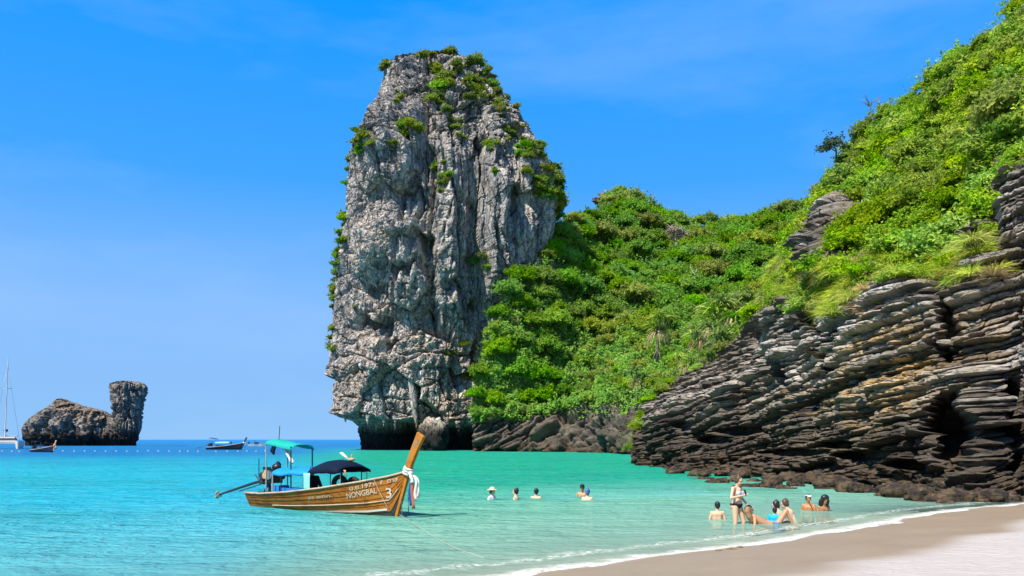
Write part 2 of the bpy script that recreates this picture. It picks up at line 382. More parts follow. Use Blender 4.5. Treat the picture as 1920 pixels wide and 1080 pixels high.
xs = np.concatenate([-np.geomspace(24000, 31, 46), np.arange(-30, 30.01, 0.33), np.geomspace(31, 24000, 46)])
ys = np.concatenate([-np.geomspace(300, 3, 12), np.arange(-2, 48, 0.33), np.geomspace(48.5, 40000, 90)])
X, Y = tgrid(xs, ys); S = shore_dist(X, Y); D = np.where(S > 0, depth_of(S), 0)
green = sstep(-0.12, 0.10, (X + 1.0 + 0.20 * Y) / (Y * 0.5 + 14) + 0.10 * fbm(X * 0.02, Y * 0.012, 5, 3)) * sstep(260, 130, Y)
deepb = np.clip(sstep(55, 130, Y - 0.25 * X * 0 + 9 * fbm(X * 0.015, Y * 0.03, 2, 3)) * (1 - green), 0, 1)
Zw = 0.010 * fbm(X * 0.7, Y * 1.1, 0.3, 2) * sstep(0.5, 4, S) * sstep(60, 40, Y)
wm = NT('turquoise sea water'); t = wm; p = t.pos()
sd = t.attr('sd'); dp = t.attr('depth'); gr = t.attr('green'); db = t.attr('deep')
patch = t.noise(t.scale(p, (0.10, 0.16, 1)), 1.0, 4, 0.6)
c = t.mix(gr, (0.003, 0.33, 0.42), (0.002, 0.31, 0.175))
c = t.mix(t.rng(dp, 0.10, 1.9), t.mix(gr, (0.15, 0.52, 0.52), (0.36, 0.60, 0.44)), c)
c = t.mix(t.math('MULTIPLY', t.ramp(patch, (0.46, 0), (0.62, 1)), t.rng(dp, 0.3, 1.2, 0.0, 0.35)), c, (0.002, 0.17, 0.13))
c = t.mix(db, c, t.mix(patch, (0.001, 0.11, 0.30), (0.001, 0.16, 0.36)))
alpha = t.math('SUBTRACT', 1.0, t.math('POWER', 2.718, t.math('MULTIPLY', dp, -1.5)))
# foam where the swash breaks
fn = t.noise(t.scale(p, (1.6, 2.2, 1)), 1.0, 6, 0.65); fn2 = t.noise(p, 9.0, 4, 0.7)
sdn = t.math('ADD', sd, t.math('MULTIPLY', t.math('SUBTRACT', fn, 0.5), 1.3))
band = t.math('MULTIPLY', t.rng(sdn, 0.5, 0.05), t.rng(sdn, -0.3, -0.05))
band2 = t.math('MULTIPLY', t.math('MULTIPLY', t.rng(t.math('ABSOLUTE', t.math('SUBTRACT', sdn, 1.25)), 0.26, 0.0), t.ramp(fn2, (0.46, 0), (0.56, 1))), 0.75)
foam = t.math('MULTIPLY', t.math('ADD', t.math('MULTIPLY', band, t.ramp(fn2, (0.32, 0.15), (0.52, 1))), band2, None, True), 0.95)
# ripples
w1 = t.noise(t.scale(p, (1.2, 2.3, 1)), 1.0, 4, 0.6, 0.6); w2 = t.noise(t.scale(p, (4.0, 6.5, 1)), 1.0, 4, 0.6, 0.5); w3 = t.noise(t.scale(p, (0.25, 0.6, 1)), 1.0, 3)
hh = t.math('ADD', t.math('ADD', t.math('MULTIPLY', w1, 0.55), t.math('MULTIPLY', w2, 0.22)), t.math('MULTIPLY', w3, 1.0))
nb = t.bump(t.math('MULTIPLY', hh, t.rng(dp, 0.0, 1.6, 0.45, 1.0)), 1.0, 0.9)
cc = t.mix(t.ramp(w1, (0.42, 0.0), (0.72, 0.28)), c, t.mix(0.5, c, (0.36, 0.66, 0.56)))
dif = t.n('BsdfDiffuse', None, Color=cc, Normal=nb).outputs[0]
tra = t.n('BsdfTransparent', None, Color=t.mix(t.rng(dp, 0, 1.5), (0.97, 1, 1), (0.55, 0.95, 0.88))).outputs[0]
m1 = t.n('MixShader', None, Fac=alpha); t.t.links.new(tra, m1.inputs[1]); t.t.links.new(dif, m1.inputs[2])
fr = t.n('Fresnel', None, IOR=1.33, Normal=nb).outputs[0]
gl = t.n('BsdfGlossy', None, Color=(0.9, 0.95, 1.0), Roughness=0.12, Normal=nb).outputs[0]
frc = t.math('MULTIPLY', fr, 0.42)
m2 = t.n('MixShader', None, Fac=frc); t.t.links.new(m1.outputs[0], m2.inputs[1]); t.t.links.new(gl, m2.inputs[2])
fm = t.n('BsdfDiffuse', None, Color=(0.60, 0.57, 0.50)).outputs[0]
m3 = t.n('MixShader', None, Fac=foam); t.t.links.new(m2.outputs[0], m3.inputs[1]); t.t.links.new(fm, m3.inputs[2])
t.end(m3.outputs[0])
link('sea', mesh_np('sea', np.stack([X, Y, Zw], -1), grid_quads(*X.shape), {'sd': np.clip(S, -20, 200), 'depth': D, 'green': green, 'deep': deepb}), wm.m, kind='structure', label='clear turquoise sea turning deep blue towards the horizon')

# ------------------------------------------------------------------ rock built from stacked outlines
def stack_rock(rows, yc, bfun, nz, nth, disp, expo=2.5, front=0.72, capz=0.4):
    """rows: (py, px_left, px_right) of the outline at depth yc; returns P[nz,nth,3]"""
    rows = np.array(sorted(rows), float); py = np.linspace(rows[0, 0], rows[-1, 0], nz)
    l = np.interp(py, rows[:, 0], rows[:, 1]); r = np.interp(py, rows[:, 0], rows[:, 2])
    k = np.exp(-0.5 * (np.arange(-4, 5) / 2) ** 2); k /= k.sum()
    sm = lambda a: np.convolve(np.pad(a, 4, 'edge'), k, 'valid')
    l, r = sm(l), sm(r)
    z = H - (py - HOR) / F * yc; xl = (l - 960) / F * yc; xr = (r - 960) / F * yc
    nf = int(nth * front); th = np.concatenate([np.linspace(math.pi, 2 * math.pi, nf, endpoint=False), np.linspace(0, math.pi, nth - nf, endpoint=False)])
    ct, st = np.cos(th), np.sin(th); e = 2 / expo
    cx = np.sign(ct) * np.abs(ct) ** e; sy = np.sign(st) * np.abs(st) ** e
    xc, a = (xl + xr) / 2, (xr - xl) / 2; b = bfun(z, a)
    P = np.stack([xc[:, None] + a[:, None] * cx, yc + b[:, None] * sy, np.repeat(z[:, None], nth, 1)], -1)
    N = np.stack([np.broadcast_to(cx * 0.9, (nz, nth)), np.broadcast_to(sy, (nz, nth)), np.zeros((nz, nth))], -1)
    N = N / np.maximum(np.linalg.norm(N, axis=-1, keepdims=True), 1e-6)
    d = disp(P, 960 + F * P[..., 0] / P[..., 1], HOR - F * (P[..., 2] - H) / P[..., 1], th)
    P = P + N * d[..., None]
    PXp = 960 + F * P[..., 0] / P[..., 1]; a0, a1 = PXp.min(1), PXp.max(1)                # keep the measured outline under the relief
    hw_ = 16; k = np.exp(-0.5 * (np.arange(-hw_, hw_ + 1) / 6.0) ** 2); k /= k.sum(); sm2 = lambda q: np.convolve(np.pad(q, hw_, 'edge'), k, 'valid')
    a0, a1 = sm2(a0)[:, None], sm2(a1)[:, None]
    P[..., 0] = (l[:, None] + (PXp - a0) / (a1 - a0) * (r - l)[:, None] - 960) / F * P[..., 1]
    return P
def close_stack(P):
    nz, nth = P.shape[:2]; V = P.reshape(-1, 3); q = grid_quads(nz, nth, True)
    top = P[0].mean(0); V = np.vstack([V, top[None]])
    j = np.arange(nth); cap = np.stack([j, (j + 1) % nth, np.full(nth, len(V) - 1), np.full(nth, len(V) - 1)], -1)
    return V, q, cap
def stack_mesh(name, P):
    V, q, cap = close_stack(P); me = bpy.data.meshes.new(name)
    q = q[:, ::-1]
    if name == 'rock_tower': smooth_ = False
    else: smooth_ = True
    nv = len(V); me.vertices.add(nv); me.vertices.foreach_set('co', V.astype(np.float32).ravel())
    tri = cap[:, :3]
    me.loops.add(q.size + tri.size); me.loops.foreach_set('vertex_index', np.concatenate([q.ravel(), tri[:, ::1].ravel()]).astype(np.int32))
    me.polygons.add(len(q) + len(tri))
    me.polygons.foreach_set('loop_start', np.concatenate([np.arange(0, q.size, 4), q.size + np.arange(0, tri.size, 3)]).astype(np.int32))
    me.polygons.foreach_set('use_smooth', np.full(len(q) + len(tri), smooth_)); me.update(calc_edges=True); return me

TOW = [(98, 822, 850), (104, 790, 864), (111, 745, 882), (118, 728, 893), (132, 721, 905), (150, 717, 926), (180, 707, 946), (220, 690, 972), (250, 680, 990),
       (290, 662, 1018), (320, 655, 1036), (360, 650, 1046), (400, 648, 1046), (450, 641, 1036), (500, 633, 1022), (550, 627, 1004), (600, 623, 985), (650, 620, 968),
       (684, 616, 955), (692, 610, 952), (704, 611, 950), (716, 625, 946), (760, 623, 934), (776, 621, 930), (784, 640, 926), (792, 662, 922), (800, 668, 920), (825, 675, 918), (850, 679, 918)]
def overhang(px, py, x0, wd, top, h, dep, sharp=5.0):
    tt = (py - top - 6 * np.sin(px * 0.11) - 5 * np.sin(px * 0.27 + 1)) ; g = np.exp(-np.abs((px - x0) / wd) ** 3)
    return -dep * g * sstep(0, sharp, tt) * (1 - sstep(0, h, tt)) 
def tower_disp(P, px, py, th):
    x, y, z = P[..., 0], P[..., 1], P[..., 2]
    fr = (np.sin(th) < 0.1)[None, :]
    wx = x + 2.5 * fbm(x * 0.05, y * 0.05, z * 0.03, 3); wy = y + 2.5 * fbm(x * 0.05 + 9, y * 0.05, z * 0.03, 3)
    cw = np.abs(np.cos(th))[None, :]; inner = 1 - 0.85 * cw ** 3
    up = sstep(18, 42, z); low = 1 - 0.75 * up
    d = 2.6 * fbm(wx * 0.07, wy * 0.07, z * 0.022, 3)                                  # big lobes
    h, j = blocks(wx * 0.17, wy * 0.17, z * 0.035); d = d + up * (4.4 * h - 1.2 * sstep(0.10, 0.0, j))     # tall slabs
    h, j = blocks(wx * 0.42 + 5, wy * 0.42, z * 0.07); d = d + (0.4 + 0.6 * up) * (1.5 * h - 0.5 * sstep(0.10, 0.0, j))
    h, j = blocks(wx * 0.16 + 8, wy * 0.16, z * 0.14); d = d + low * (3.4 * h - 0.8 * sstep(0.08, 0.0, j))   # blocks lower down
    rib = ridged(wx * 0.26, wy * 0.26, z * 0.016, 3)
    d = d + (0.35 + 0.45 * up) * rib
    d = d * inner
    h, j = blocks(x * 0.55 + 3, y * 0.55, z * 0.36); d = d + (0.15 + low * 0.6) * (1.0 * h - 0.35 * sstep(0.12, 0.0, j))
    h, j = blocks(x * 1.2 + 3, y * 1.2, z * 0.75); d = d + (0.25 + 0.25 * low) * (h - 0.4 * sstep(0.12, 0.0, j))
    d = d + 0.55 * (0.25 + 0.75 * up) * ridged(wx * 0.7, wy * 0.7, z * 0.035, 3, .6) * (0.3 + 0.7 * inner)
    zz = z + 1.6 * fbm(x * 0.12, y * 0.12, z * 0.1, 3); led = np.abs(((zz * 0.33) % 1) - 0.5)
    d = d - (0.25 + 0.45 * low) * sstep(0.14, 0.02, led) * (fbm(x * 0.1, y * 0.1, z * 0.1 + 5, 2) > -0.05)
    d = d + 0.32 * fbm(x * 0.5, y * 0.5, z * 0.35, 5, 0.6) - 0.75
    F_ = np.zeros_like(d)
    nx = px + 10 * fbm(x * 0.15, 3.0, z * 0.10, 3)
    F_ += 3.2 * (1 - sstep(782, 800, nx)) * sstep(160, 230, py) * (1 - sstep(470, 560, py))       # proud left block
    F_ += 2.2 * sstep(812, 826, nx) * (1 - sstep(850, 905, nx)) * sstep(240, 300, py) * (1 - sstep(560, 640, py))
    F_ += 1.8 * sstep(905, 918, nx) * (1 - sstep(930, 960, nx)) * sstep(300, 360, py) * (1 - sstep(520, 600, py))
    F_ += 1.6 * sstep(968, 980, nx) * (1 - sstep(985, 1010, nx)) * sstep(280, 340, py)
    for a in [(735, 52, 352, 90, 3.6), (775, 30, 440, 90, 3.5), (745, 45, 492, 45, 3.0), (700, 30, 528, 40, 1.8), (690, 34, 590, 60, 3.0), (720, 16, 640, 40, 1.6), (850, 20, 528, 55, 2.4),
              (880, 14, 470, 60, 2.0), (900, 16, 560, 60, 2.0), (975, 20, 350, 110, 3.2), (905, 12, 255, 60, 1.6), (665, 22, 690, 24, 1.0), (810, 18, 575, 40, 1.4), (870, 22, 690, 50, 2.2), (905, 12, 640, 120, 3.0)]:
        F_ += overhang(px, py, *a)
    F_ += 1.4 * np.exp(-((px - (750 + (py - 600) * 0.20)) / 9) ** 2) * sstep(600, 700, py)           # slanting buttress
    lip = 782 + 14 * sstep(760, 860, px) + 7 * fbm(x * 0.2, 0.5, 0.5, 3)
    und = sstep(lip, lip + 9, py) * sstep(655, 680, px)
    F_ += -(4.6 + 1.2 * fbm(x * 0.15, y * 0.15, z * 0.2, 3)) * und
    return d + np.where(fr, F_, 0) * np.where(F_ > 0, inner ** 2 * 1.3, (1 - 0.75 * cw ** 6) * 2.4)
Pt = stack_rock(TOW, 172.0, lambda z, a: np.minimum(a * 0.9, 14.0) * (1 - 0.6 * sstep(58, 80, z)), 680, 450, tower_disp, front=0.8)
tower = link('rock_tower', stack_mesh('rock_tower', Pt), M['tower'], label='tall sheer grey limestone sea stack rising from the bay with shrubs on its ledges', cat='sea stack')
def lump(name, c, r, seed, mat, parent=None, amp=0.35, freq=1.2, n=28, m=18, **k):
    a = np.linspace(0, math.pi, m + 1)[:, None]; q = np.linspace(0, 2 * math.pi, n, endpoint=False)[None, :]
    U = np.stack([np.sin(a) * np.cos(q), np.sin(a) * np.sin(q), np.cos(a) + 0 * q], -1)
    g = 1 + amp * fbm(U[..., 0] * freq + seed * 7.7, U[..., 1] * freq, U[..., 2] * freq + seed, 4) + 0.5 * amp * ridged(U[..., 0] * 2 * freq + seed, U[..., 1] * 2 * freq, U[..., 2] * 2 * freq, 2)
    P = U * g[..., None] * np.array(r)
    me = mesh_np(name, P, grid_quads(m + 1, n, True)[:, ::-1]); return link(name, me, mat, parent, loc=c, **k)
for i, (px, p0, p1, wd, dd) in enumerate([(778, 690, 806, 10, 149.5), (690, 776, 800, 5, 151), (719, 780, 801, 4, 151), (741, 778, 806, 5, 150.5), (648, 780, 792, 4, 155), (805, 782, 812, 6, 150.5), (838, 786, 808, 5, 150.5), (860, 790, 815, 6, 151)]):
    dd += 8; a, b = at(px - (10 if i == 0 else 0), p0, dd), at(px + (4 if i == 0 else 0), p1, dd)
    k = np.linspace(0, 1, 16)[:, None]; pts = a + (b - a) * k + 0.18 * np.stack([fbm(k[:, 0] * 5, i * 3.1, 0.2), fbm(k[:, 0] * 5, i, 7.2), 0 * k[:, 0]], -1)
    rad = (wd / F * dd) * (1 - 0.88 * k[:, 0] ** 1.3) * (1 + 0.25 * fbm(k[:, 0] * 7, i * 1.7, 0.5, 3))
    if i == 0: rad *= np.interp(k[:, 0], [0, .3, .6, 1], [0.3, 0.8, 1.15, 1.0])
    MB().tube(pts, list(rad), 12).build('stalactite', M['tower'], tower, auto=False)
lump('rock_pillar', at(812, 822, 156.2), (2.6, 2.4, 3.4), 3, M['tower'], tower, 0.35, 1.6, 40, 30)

# camel shaped islet far out
def islet_disp(P, px, py, th):
    x, y, z = P[..., 0], P[..., 1], P[..., 2]
    f1, f2 = worley(x * 0.45, y * 0.45, z * 0.38)
    h1_, j1_ = blocks(x * 0.22 + 2, y * 0.22, z * 0.12)
    d = 1.5 * fbm(x * 0.15, y * 0.15, z * 0.10, 3) + 0.4 * (sstep(0, 0.4, f2 - f1) - 0.5) + 2.4 * h1_ - 0.8 * sstep(.1, 0, j1_) + 1.0 * ridged(x * 0.35, y * 0.35, z * 0.16, 5, 0.65) - 1.7
    return d * (1 - 0.5 * np.abs(np.cos(th))[None, :] ** 6) - 1.6 * sstep(822, 829, py)
isl = bpy.data.objects.new('rock_islet', None); C.objects.link(isl); isl.location = (-148, 282, 0)
tag(isl, 'low dark rock islet shaped like a kneeling camel out at sea on the left', 'rock islet')
def islet_part(name, rows, yc, b, seed):
    P = stack_rock(rows, yc, lambda z, a: np.minimum(a * 0.8, b), 150, 220, islet_disp, 2.2, 0.65)
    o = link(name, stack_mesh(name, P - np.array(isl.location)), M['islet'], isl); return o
islet_part('body', [(747, 107, 118), (752, 100, 135), (758, 95, 150), (764, 88, 172), (770, 78, 196), (778, 64, 212), (785, 54, 225), (795, 44, 240), (805, 40, 250), (820, 42, 255), (837, 48, 254)], 284, 9, 1)
islet_part('head', [(715, 222, 262), (719, 208, 272), (725, 205, 277), (735, 205, 276), (745, 206, 274), (758, 208, 271), (770, 210, 268), (782, 204, 268), (800, 197, 266), (820, 196, 260), (837, 190, 256)], 282, 7, 2)

# ------------------------------------------------------------------ hillside of the saddle and the bedded headland
def relief(cols, base, mid, skyl, nrow, nback, wfun, back):
    """each list: (px, py, d); returns P[rows, cols], PX, PY"""
    f = lambda L_, k: np.interp(cols, [q[0] for q in L_], [q[k] for q in L_])
    k = np.exp(-0.5 * (np.arange(-10, 11) / 5.0) ** 2); k /= k.sum(); sm = lambda a: np.convolve(np.pad(a, 10, 'edge'), k, 'valid')
    b = [sm(f(base, 1)), sm(f(base, 2))]; m = [sm(f(mid, 1)), sm(f(mid, 2))]; s = [sm(f(skyl, 1)), sm(f(skyl, 2))]
    t_ = np.linspace(0, 1, nrow)[:, None]
    fm = (b[0] - m[0]) / np.maximum(b[0] - s[0], 1e-3)                    # where mid sits along each column
    PY = b[0] + (s[0] - b[0]) * t_
    q1 = np.clip(t_ / fm, 0, 1); q2 = np.clip((t_ - fm) / (1 - fm), 0, 1)
    Dp = b[1] + (m[1] - b[1]) * wfun(q1) + (s[1] - m[1]) * (q2 * 0.75 + 0.25 * q2 ** 2)
    PX = np.broadcast_to(cols, PY.shape)
    P = np.stack([(PX - 960) / F * Dp, Dp, H - (PY - HOR) / F * Dp], -1)
    rows = []
    for i in range(1, nback + 1):
        e = i / nback
        rows.append(P[-1] + np.array([back[0] * e, back[1] * e, 0]) - np.array([0, 0, 1]) * (P[-1, :, 2:3] * (e ** 1.6) * 0.9) + 0)
    P = np.concatenate([P, np.array(rows)], 0)
    z9 = np.full((nback, len(cols)), -999.0)
    return P, np.concatenate([PX, np.broadcast_to(cols, z9.shape)], 0), np.concatenate([PY, z9], 0)

# saddle
hcols = np.linspace(886, 1640, 420)
hb = [(886, 852, 149), (920, 851, 148), (1000, 851, 146), (1100, 851, 138), (1190, 854, 118), (1300, 858, 108), (1640, 862, 100)]
hm = [(886, 790, 149.5), (930, 770, 149.5), (1000, 775, 149), (1060, 770, 148), (1120, 780, 140), (1190, 780, 126), (1300, 740, 118), (1640, 700, 112)]
hsk = [(886, 775, 150), (900, 740, 150.5), (928, 640, 152), (945, 560, 154), (975, 520, 157), (1030, 485, 163), (1062, 430, 178), (1110, 400, 203), (1160, 375, 216), (1205, 386, 220), (1250, 416, 224), (1310, 426, 226), (1400, 416, 222), (1500, 390, 214), (1640, 340, 205)]
Ph, hPX, hPY = relief(hcols, hb, hm, hsk, 250, 24, lambda q: q ** 1.2, (18, 60))
Ph = smooth_grid(Ph, 3)
Nh = grid_normals(Ph); Nh = np.where((Nh[..., 1:2] > 0) & (Nh[..., 2:3] < 0.2), -Nh, Nh)
x, y, z = Ph[..., 0], Ph[..., 1], Ph[..., 2]
rk = sstep(752, 785, hPY + 22 * fbm(x * 0.06, y * 0.03, z * 0.05, 3))
dz = (1 - rk) * 2.2 * fbm(x * 0.06, y * 0.06, z * 0.06, 3)
bedc = (z - 0.45 * x + 0.25 * y + 0.8 * fbm(x * 0.08, y * 0.08, z * 0.08, 3)) * 0.7
h_, j_ = blocks(x * 0.22, y * 0.22, (z - .4 * x) * 0.5)
dz = dz + rk * (2.2 * h_ - 0.5 * sstep(.12, 0, j_) + 1.6 * fbm(x * 0.1, y * 0.1, z * 0.1, 3) + 0.9 * (hash1(np.floor(bedc), 5) - 0.5) + 0.6 * (1 - 2 * np.abs(bedc % 1 - 0.5)) + 0.5 * ridged(x * 0.3, y * 0.3, z * 0.3, 4, 0.6))
Ph = Ph + Nh * dz[..., None]
hill = link('hillside', mesh_np('hillside', Ph, grid_quads(*Ph.shape[:2]), {'tone': 0.10 * rk + 0 * x, 'ochre': 0.15 * sstep(0, .5, fbm(x * .1, y * .1, z * .1, 2)), 'soil': 1 - rk, 'pale': 0 * x}), M['bed'], kind='structure', label='forested saddle between the rock tower and the bedded cliff')

# headland
u = np.linspace(0, 1, 610); ccols = 1184 + (2150 - 1184) * (0.62 * u + 0.38 * u ** 2.0)
cb = [(1184, 874, 73), (1225, 878, 66), (1290, 887, 56), (1370, 894, 49.5), (1440, 901, 44.5), (1480, 906, 41.5), (1600, 918, 36), (1700, 935, 30.5), (1830, 943, 28.6), (1920, 941, 29), (2150, 945, 27.5)]
cm = [(1184, 855, 74), (1225, 800, 71), (1290, 780, 64), (1370, 745, 60), (1410, 690, 62), (1440, 600, 62), (1480, 555, 57), (1600, 505, 46.5), (1700, 505, 42), (1830, 498, 37.5), (1870, 350, 39), (1920, 325, 38.5), (2150, 150, 34)]
csk = [(1184, 850, 75), (1200, 790, 76), (1225, 735, 78), (1290, 695, 80), (1370, 645, 82), (1405, 610, 82), (1440, 535, 82), (1480, 465, 81), (1512, 400, 80), (1560, 345, 77), (1620, 265, 73), (1660, 222, 70), (1760, 148, 63), (1850, 78, 56), (1905, 38, 53), (2000, -40, 50), (2150, -190, 46)]
Pc, cPX, cPY = relief(ccols, cb, cm, csk, 520, 24, lambda q: 0.26 * (1 - np.exp(-q * 14)) + 0.74 * q, (30, 22))
Pc[:-24] = smooth_grid(Pc[:-24], 6)
Nc = grid_normals(smooth_grid(Pc, 25)); Nc = np.where(Nc[..., 0:1] > 0.5, -Nc, Nc)
x, y, z = Pc[..., 0], Pc[..., 1], Pc[..., 2]
edge = np.interp(ccols, [1184, 1230, 1300, 1370, 1400, 1440, 1500, 1540, 1600, 1640, 1700, 1760, 1815, 1838, 1850, 1880, 1920, 2150], [830, 730, 690, 650, 625, 575, 545, 590, 585, 520, 520, 535, 515, 430, 352, 322, 305, 130])
veg = sstep(14, -14, cPY - (edge[None, :] + 16 * fbm(x * 0.25, y * 0.25, z * 0.25, 3)))
rock = 1 - veg
def cspot(cx, cy, rx, ry): return np.exp(-((cPX - cx) / rx) ** 2 - ((cPY - cy) / ry) ** 2)
bare = np.clip(cspot(1600, 402, 25, 36) + cspot(1578, 476, 22, 36), 0, 1) * 1.7                # bare ribs showing through the green
rock = np.clip(rock + np.clip(bare, 0, 1), 0, 1)
wob = 0.13 * fbm(x * 0.10, y * 0.10, z * 0.16, 3) + 0.07 * fbm(x * 0.8, y * 0.8, z * 0.8, 3)
bb = z + 0.10 * y + 0.0014 * np.clip(y - 34, 0, 60) ** 2 - 0.22 * x + wob
# beds of unequal thickness
edges = np.cumsum(0.16 + 0.44 * hash1(np.arange(230), 11) ** 1.6) - 8.0
li = np.clip(np.searchsorted(edges, bb) - 1, 0, 228); b0, b1 = edges[li], edges[li + 1]
fr_ = np.clip((bb - b0) / (b1 - b0), 0, 1); th_ = b1 - b0
along = y * 0.93 - x * 0.35 + 0.5 * fbm(x * 0.3, y * 0.3, z * 0.3, 2)
blen = 0.8 + 2.4 * hash1(li, 21); blk = np.floor(along / blen + hash1(li, 22) * 9); bf = (along / blen + hash1(li, 22) * 9) - blk
hard = hash1(li, 31); bh = hash1(li * 977 + blk.astype(int), 41)
cush = sstep(0.0, 0.16, fr_) * (0.55 + 0.45 * sstep(1.0, 0.55, fr_)) * sstep(1.0, 0.96, fr_)                                                      # rounded bed edge
joint = sstep(0.0, 0.06, bf * blen) * sstep(0.0, 0.07, (1 - bf) * blen)
dsp = (1.15 * (hard - 0.5) + 0.60 * (bh - 0.5)) + 0.80 * cush * (0.45 + th_) - 0.5 * (1 - joint) * (bh > 0.3)
dsp = dsp + 0.75 * fbm(x * 0.14, y * 0.14, z * 0.08, 3) + 0.16 * fbm(x * 1.2, y * 1.2, z * 1.6, 4, 0.6)
f1, f2 = worley(x * 1.5, y * 1.5, z * 2.4); dsp = dsp + 0.16 * (sstep(0, 0.4, f2 - f1) - 0.5)
hb_, jb_ = blocks(along * 0.30 + 3, bb * 0.20, 0.5 + 0 * bb); dsp = dsp + 1.3 * hb_ - 0.55 * sstep(.10, 0, jb_)
lam = (bb * 4.3 + 0.6 * fbm(x * .3, y * .3, z * .3, 2)); dsp = dsp + 0.12 * (hash1(np.floor(lam), 71) - .5) - 0.10 * sstep(.12, .0, np.minimum(lam % 1, 1 - lam % 1))
foot = sstep(2.1, 0.4, z + 0.9 * fbm(x * 0.4, y * 0.4, 3.0, 2))
f1, f2 = worley(x * 0.8, y * 0.8, z * 2.0); g1, g2 = worley(x * 1.9, y * 1.9, z * 3.6)
dsp = dsp * (1 - 0.5 * foot) + foot * (1.1 * (0.5 - f1) + 0.6 * (0.5 - g1) + 0.5 * fbm(x * 0.35, y * 0.35, 1.0, 3))
cave = np.zeros_like(dsp)
for a in [(1803, 815, 24, 80, 3.2), (1884, 775, 22, 60, 2.6), (1561, 660, 7, 55, 1.3), (1543, 590, 9, 40, 0.9), (1635, 560, 6, 50, 1.0), (1786, 610, 8, 70, 1.6), (1862, 420, 14, 60, 2.6), (1212, 790, 12, 30, 2.0),
          (1430, 640, 14, 26, 0.9), (1650, 855, 60, 9, 1.5), (1500, 850, 60, 8, 1.3), (1400, 810, 60, 10, 1.2), (1340, 825, 30, 10, 1.2), (1590, 835, 40, 8, 1.2), (1720, 875, 30, 10, 1.3), (1900, 870, 16, 20, 1.2), (1285, 800, 16, 10, .8), (1480, 700, 8, 40, .8)]:
    wgt = cspot(a[0] + 0 * cPX, a[1], a[2] * (1 + 0.0), a[3]); wgt = sstep(0.25, 0.6, wgt + 0.22 * fbm(x * 0.8, y * 0.8, z * 0.8, 3))
    cave = cave + 1.3 * a[4] * wgt; dsp = dsp * (1 - 0.85 * wgt)
vd = 0.8 * fbm(x * 0.12, y * 0.12, z * 0.12, 3)
dd = rock * dsp + (1 - rock) * (vd - 0.3) + 1.5 * np.clip(bare, 0, 1)
isback = (cPY < -900); dd = np.where(isback, 0.5 * fbm(x * 0.1, y * 0.1, z * .1, 2), dd)
endf = sstep(1184, 1215, cPX); dd = dd * (0.25 + 0.75 * endf)
Nl = Nc * np.array([1, 1, 0.12]); Nl /= np.maximum(np.linalg.norm(Nl, axis=-1, keepdims=True), 1e-6)
Pc2 = Pc + (Nl * np.clip(rock, 0, 1)[..., None] + Nc * (1 - np.clip(rock, 0, 1))[..., None]) * dd[..., None] + np.array([0.42, 0.90, 0.0]) * (cave * (cPY > -900))[..., None]
tone = np.clip(1.25 * hash1(li, 51) ** 1.4 * (0.3 + 0.9 * bh), 0, 1) * sstep(2.0, 5.0, z)
ochre = np.clip((1.3 * cspot(1690, 690, 80, 90) + .5 * cspot(1560, 760, 120, 60) + .5 * cspot(1850, 620, 60, 60)) * sstep(-0.2, 0.3, fbm(x * .5, y * .5, z * 1.2, 3) + .15), 0, 1)
pale = np.clip(cspot(1590, 600, 90, 60) + cspot(1700, 560, 60, 50) + 0.8 * cspot(1480, 700, 40, 60) + .8 * cspot(1600, 690, 60, 40) + 0.9 * cspot(1590, 400, 40, 40) + .8 * cspot(1900, 380, 40, 70) + .7 * cspot(1900, 650, 40, 60), 0, 1) * (hash1(li * 31 + blk.astype(int), 61) > 0.42) * sstep(0.25, 0.6, fr_)
cliff = link('cliff', mesh_np('cliff', Pc2, grid_quads(*Pc2.shape[:2]), {'tone': tone, 'ochre': ochre, 'soil': np.clip(1 - rock, 0, 1), 'pale': pale}, False), M['bed'], kind='structure', label='dark headland of tilted rock beds under a green slope')

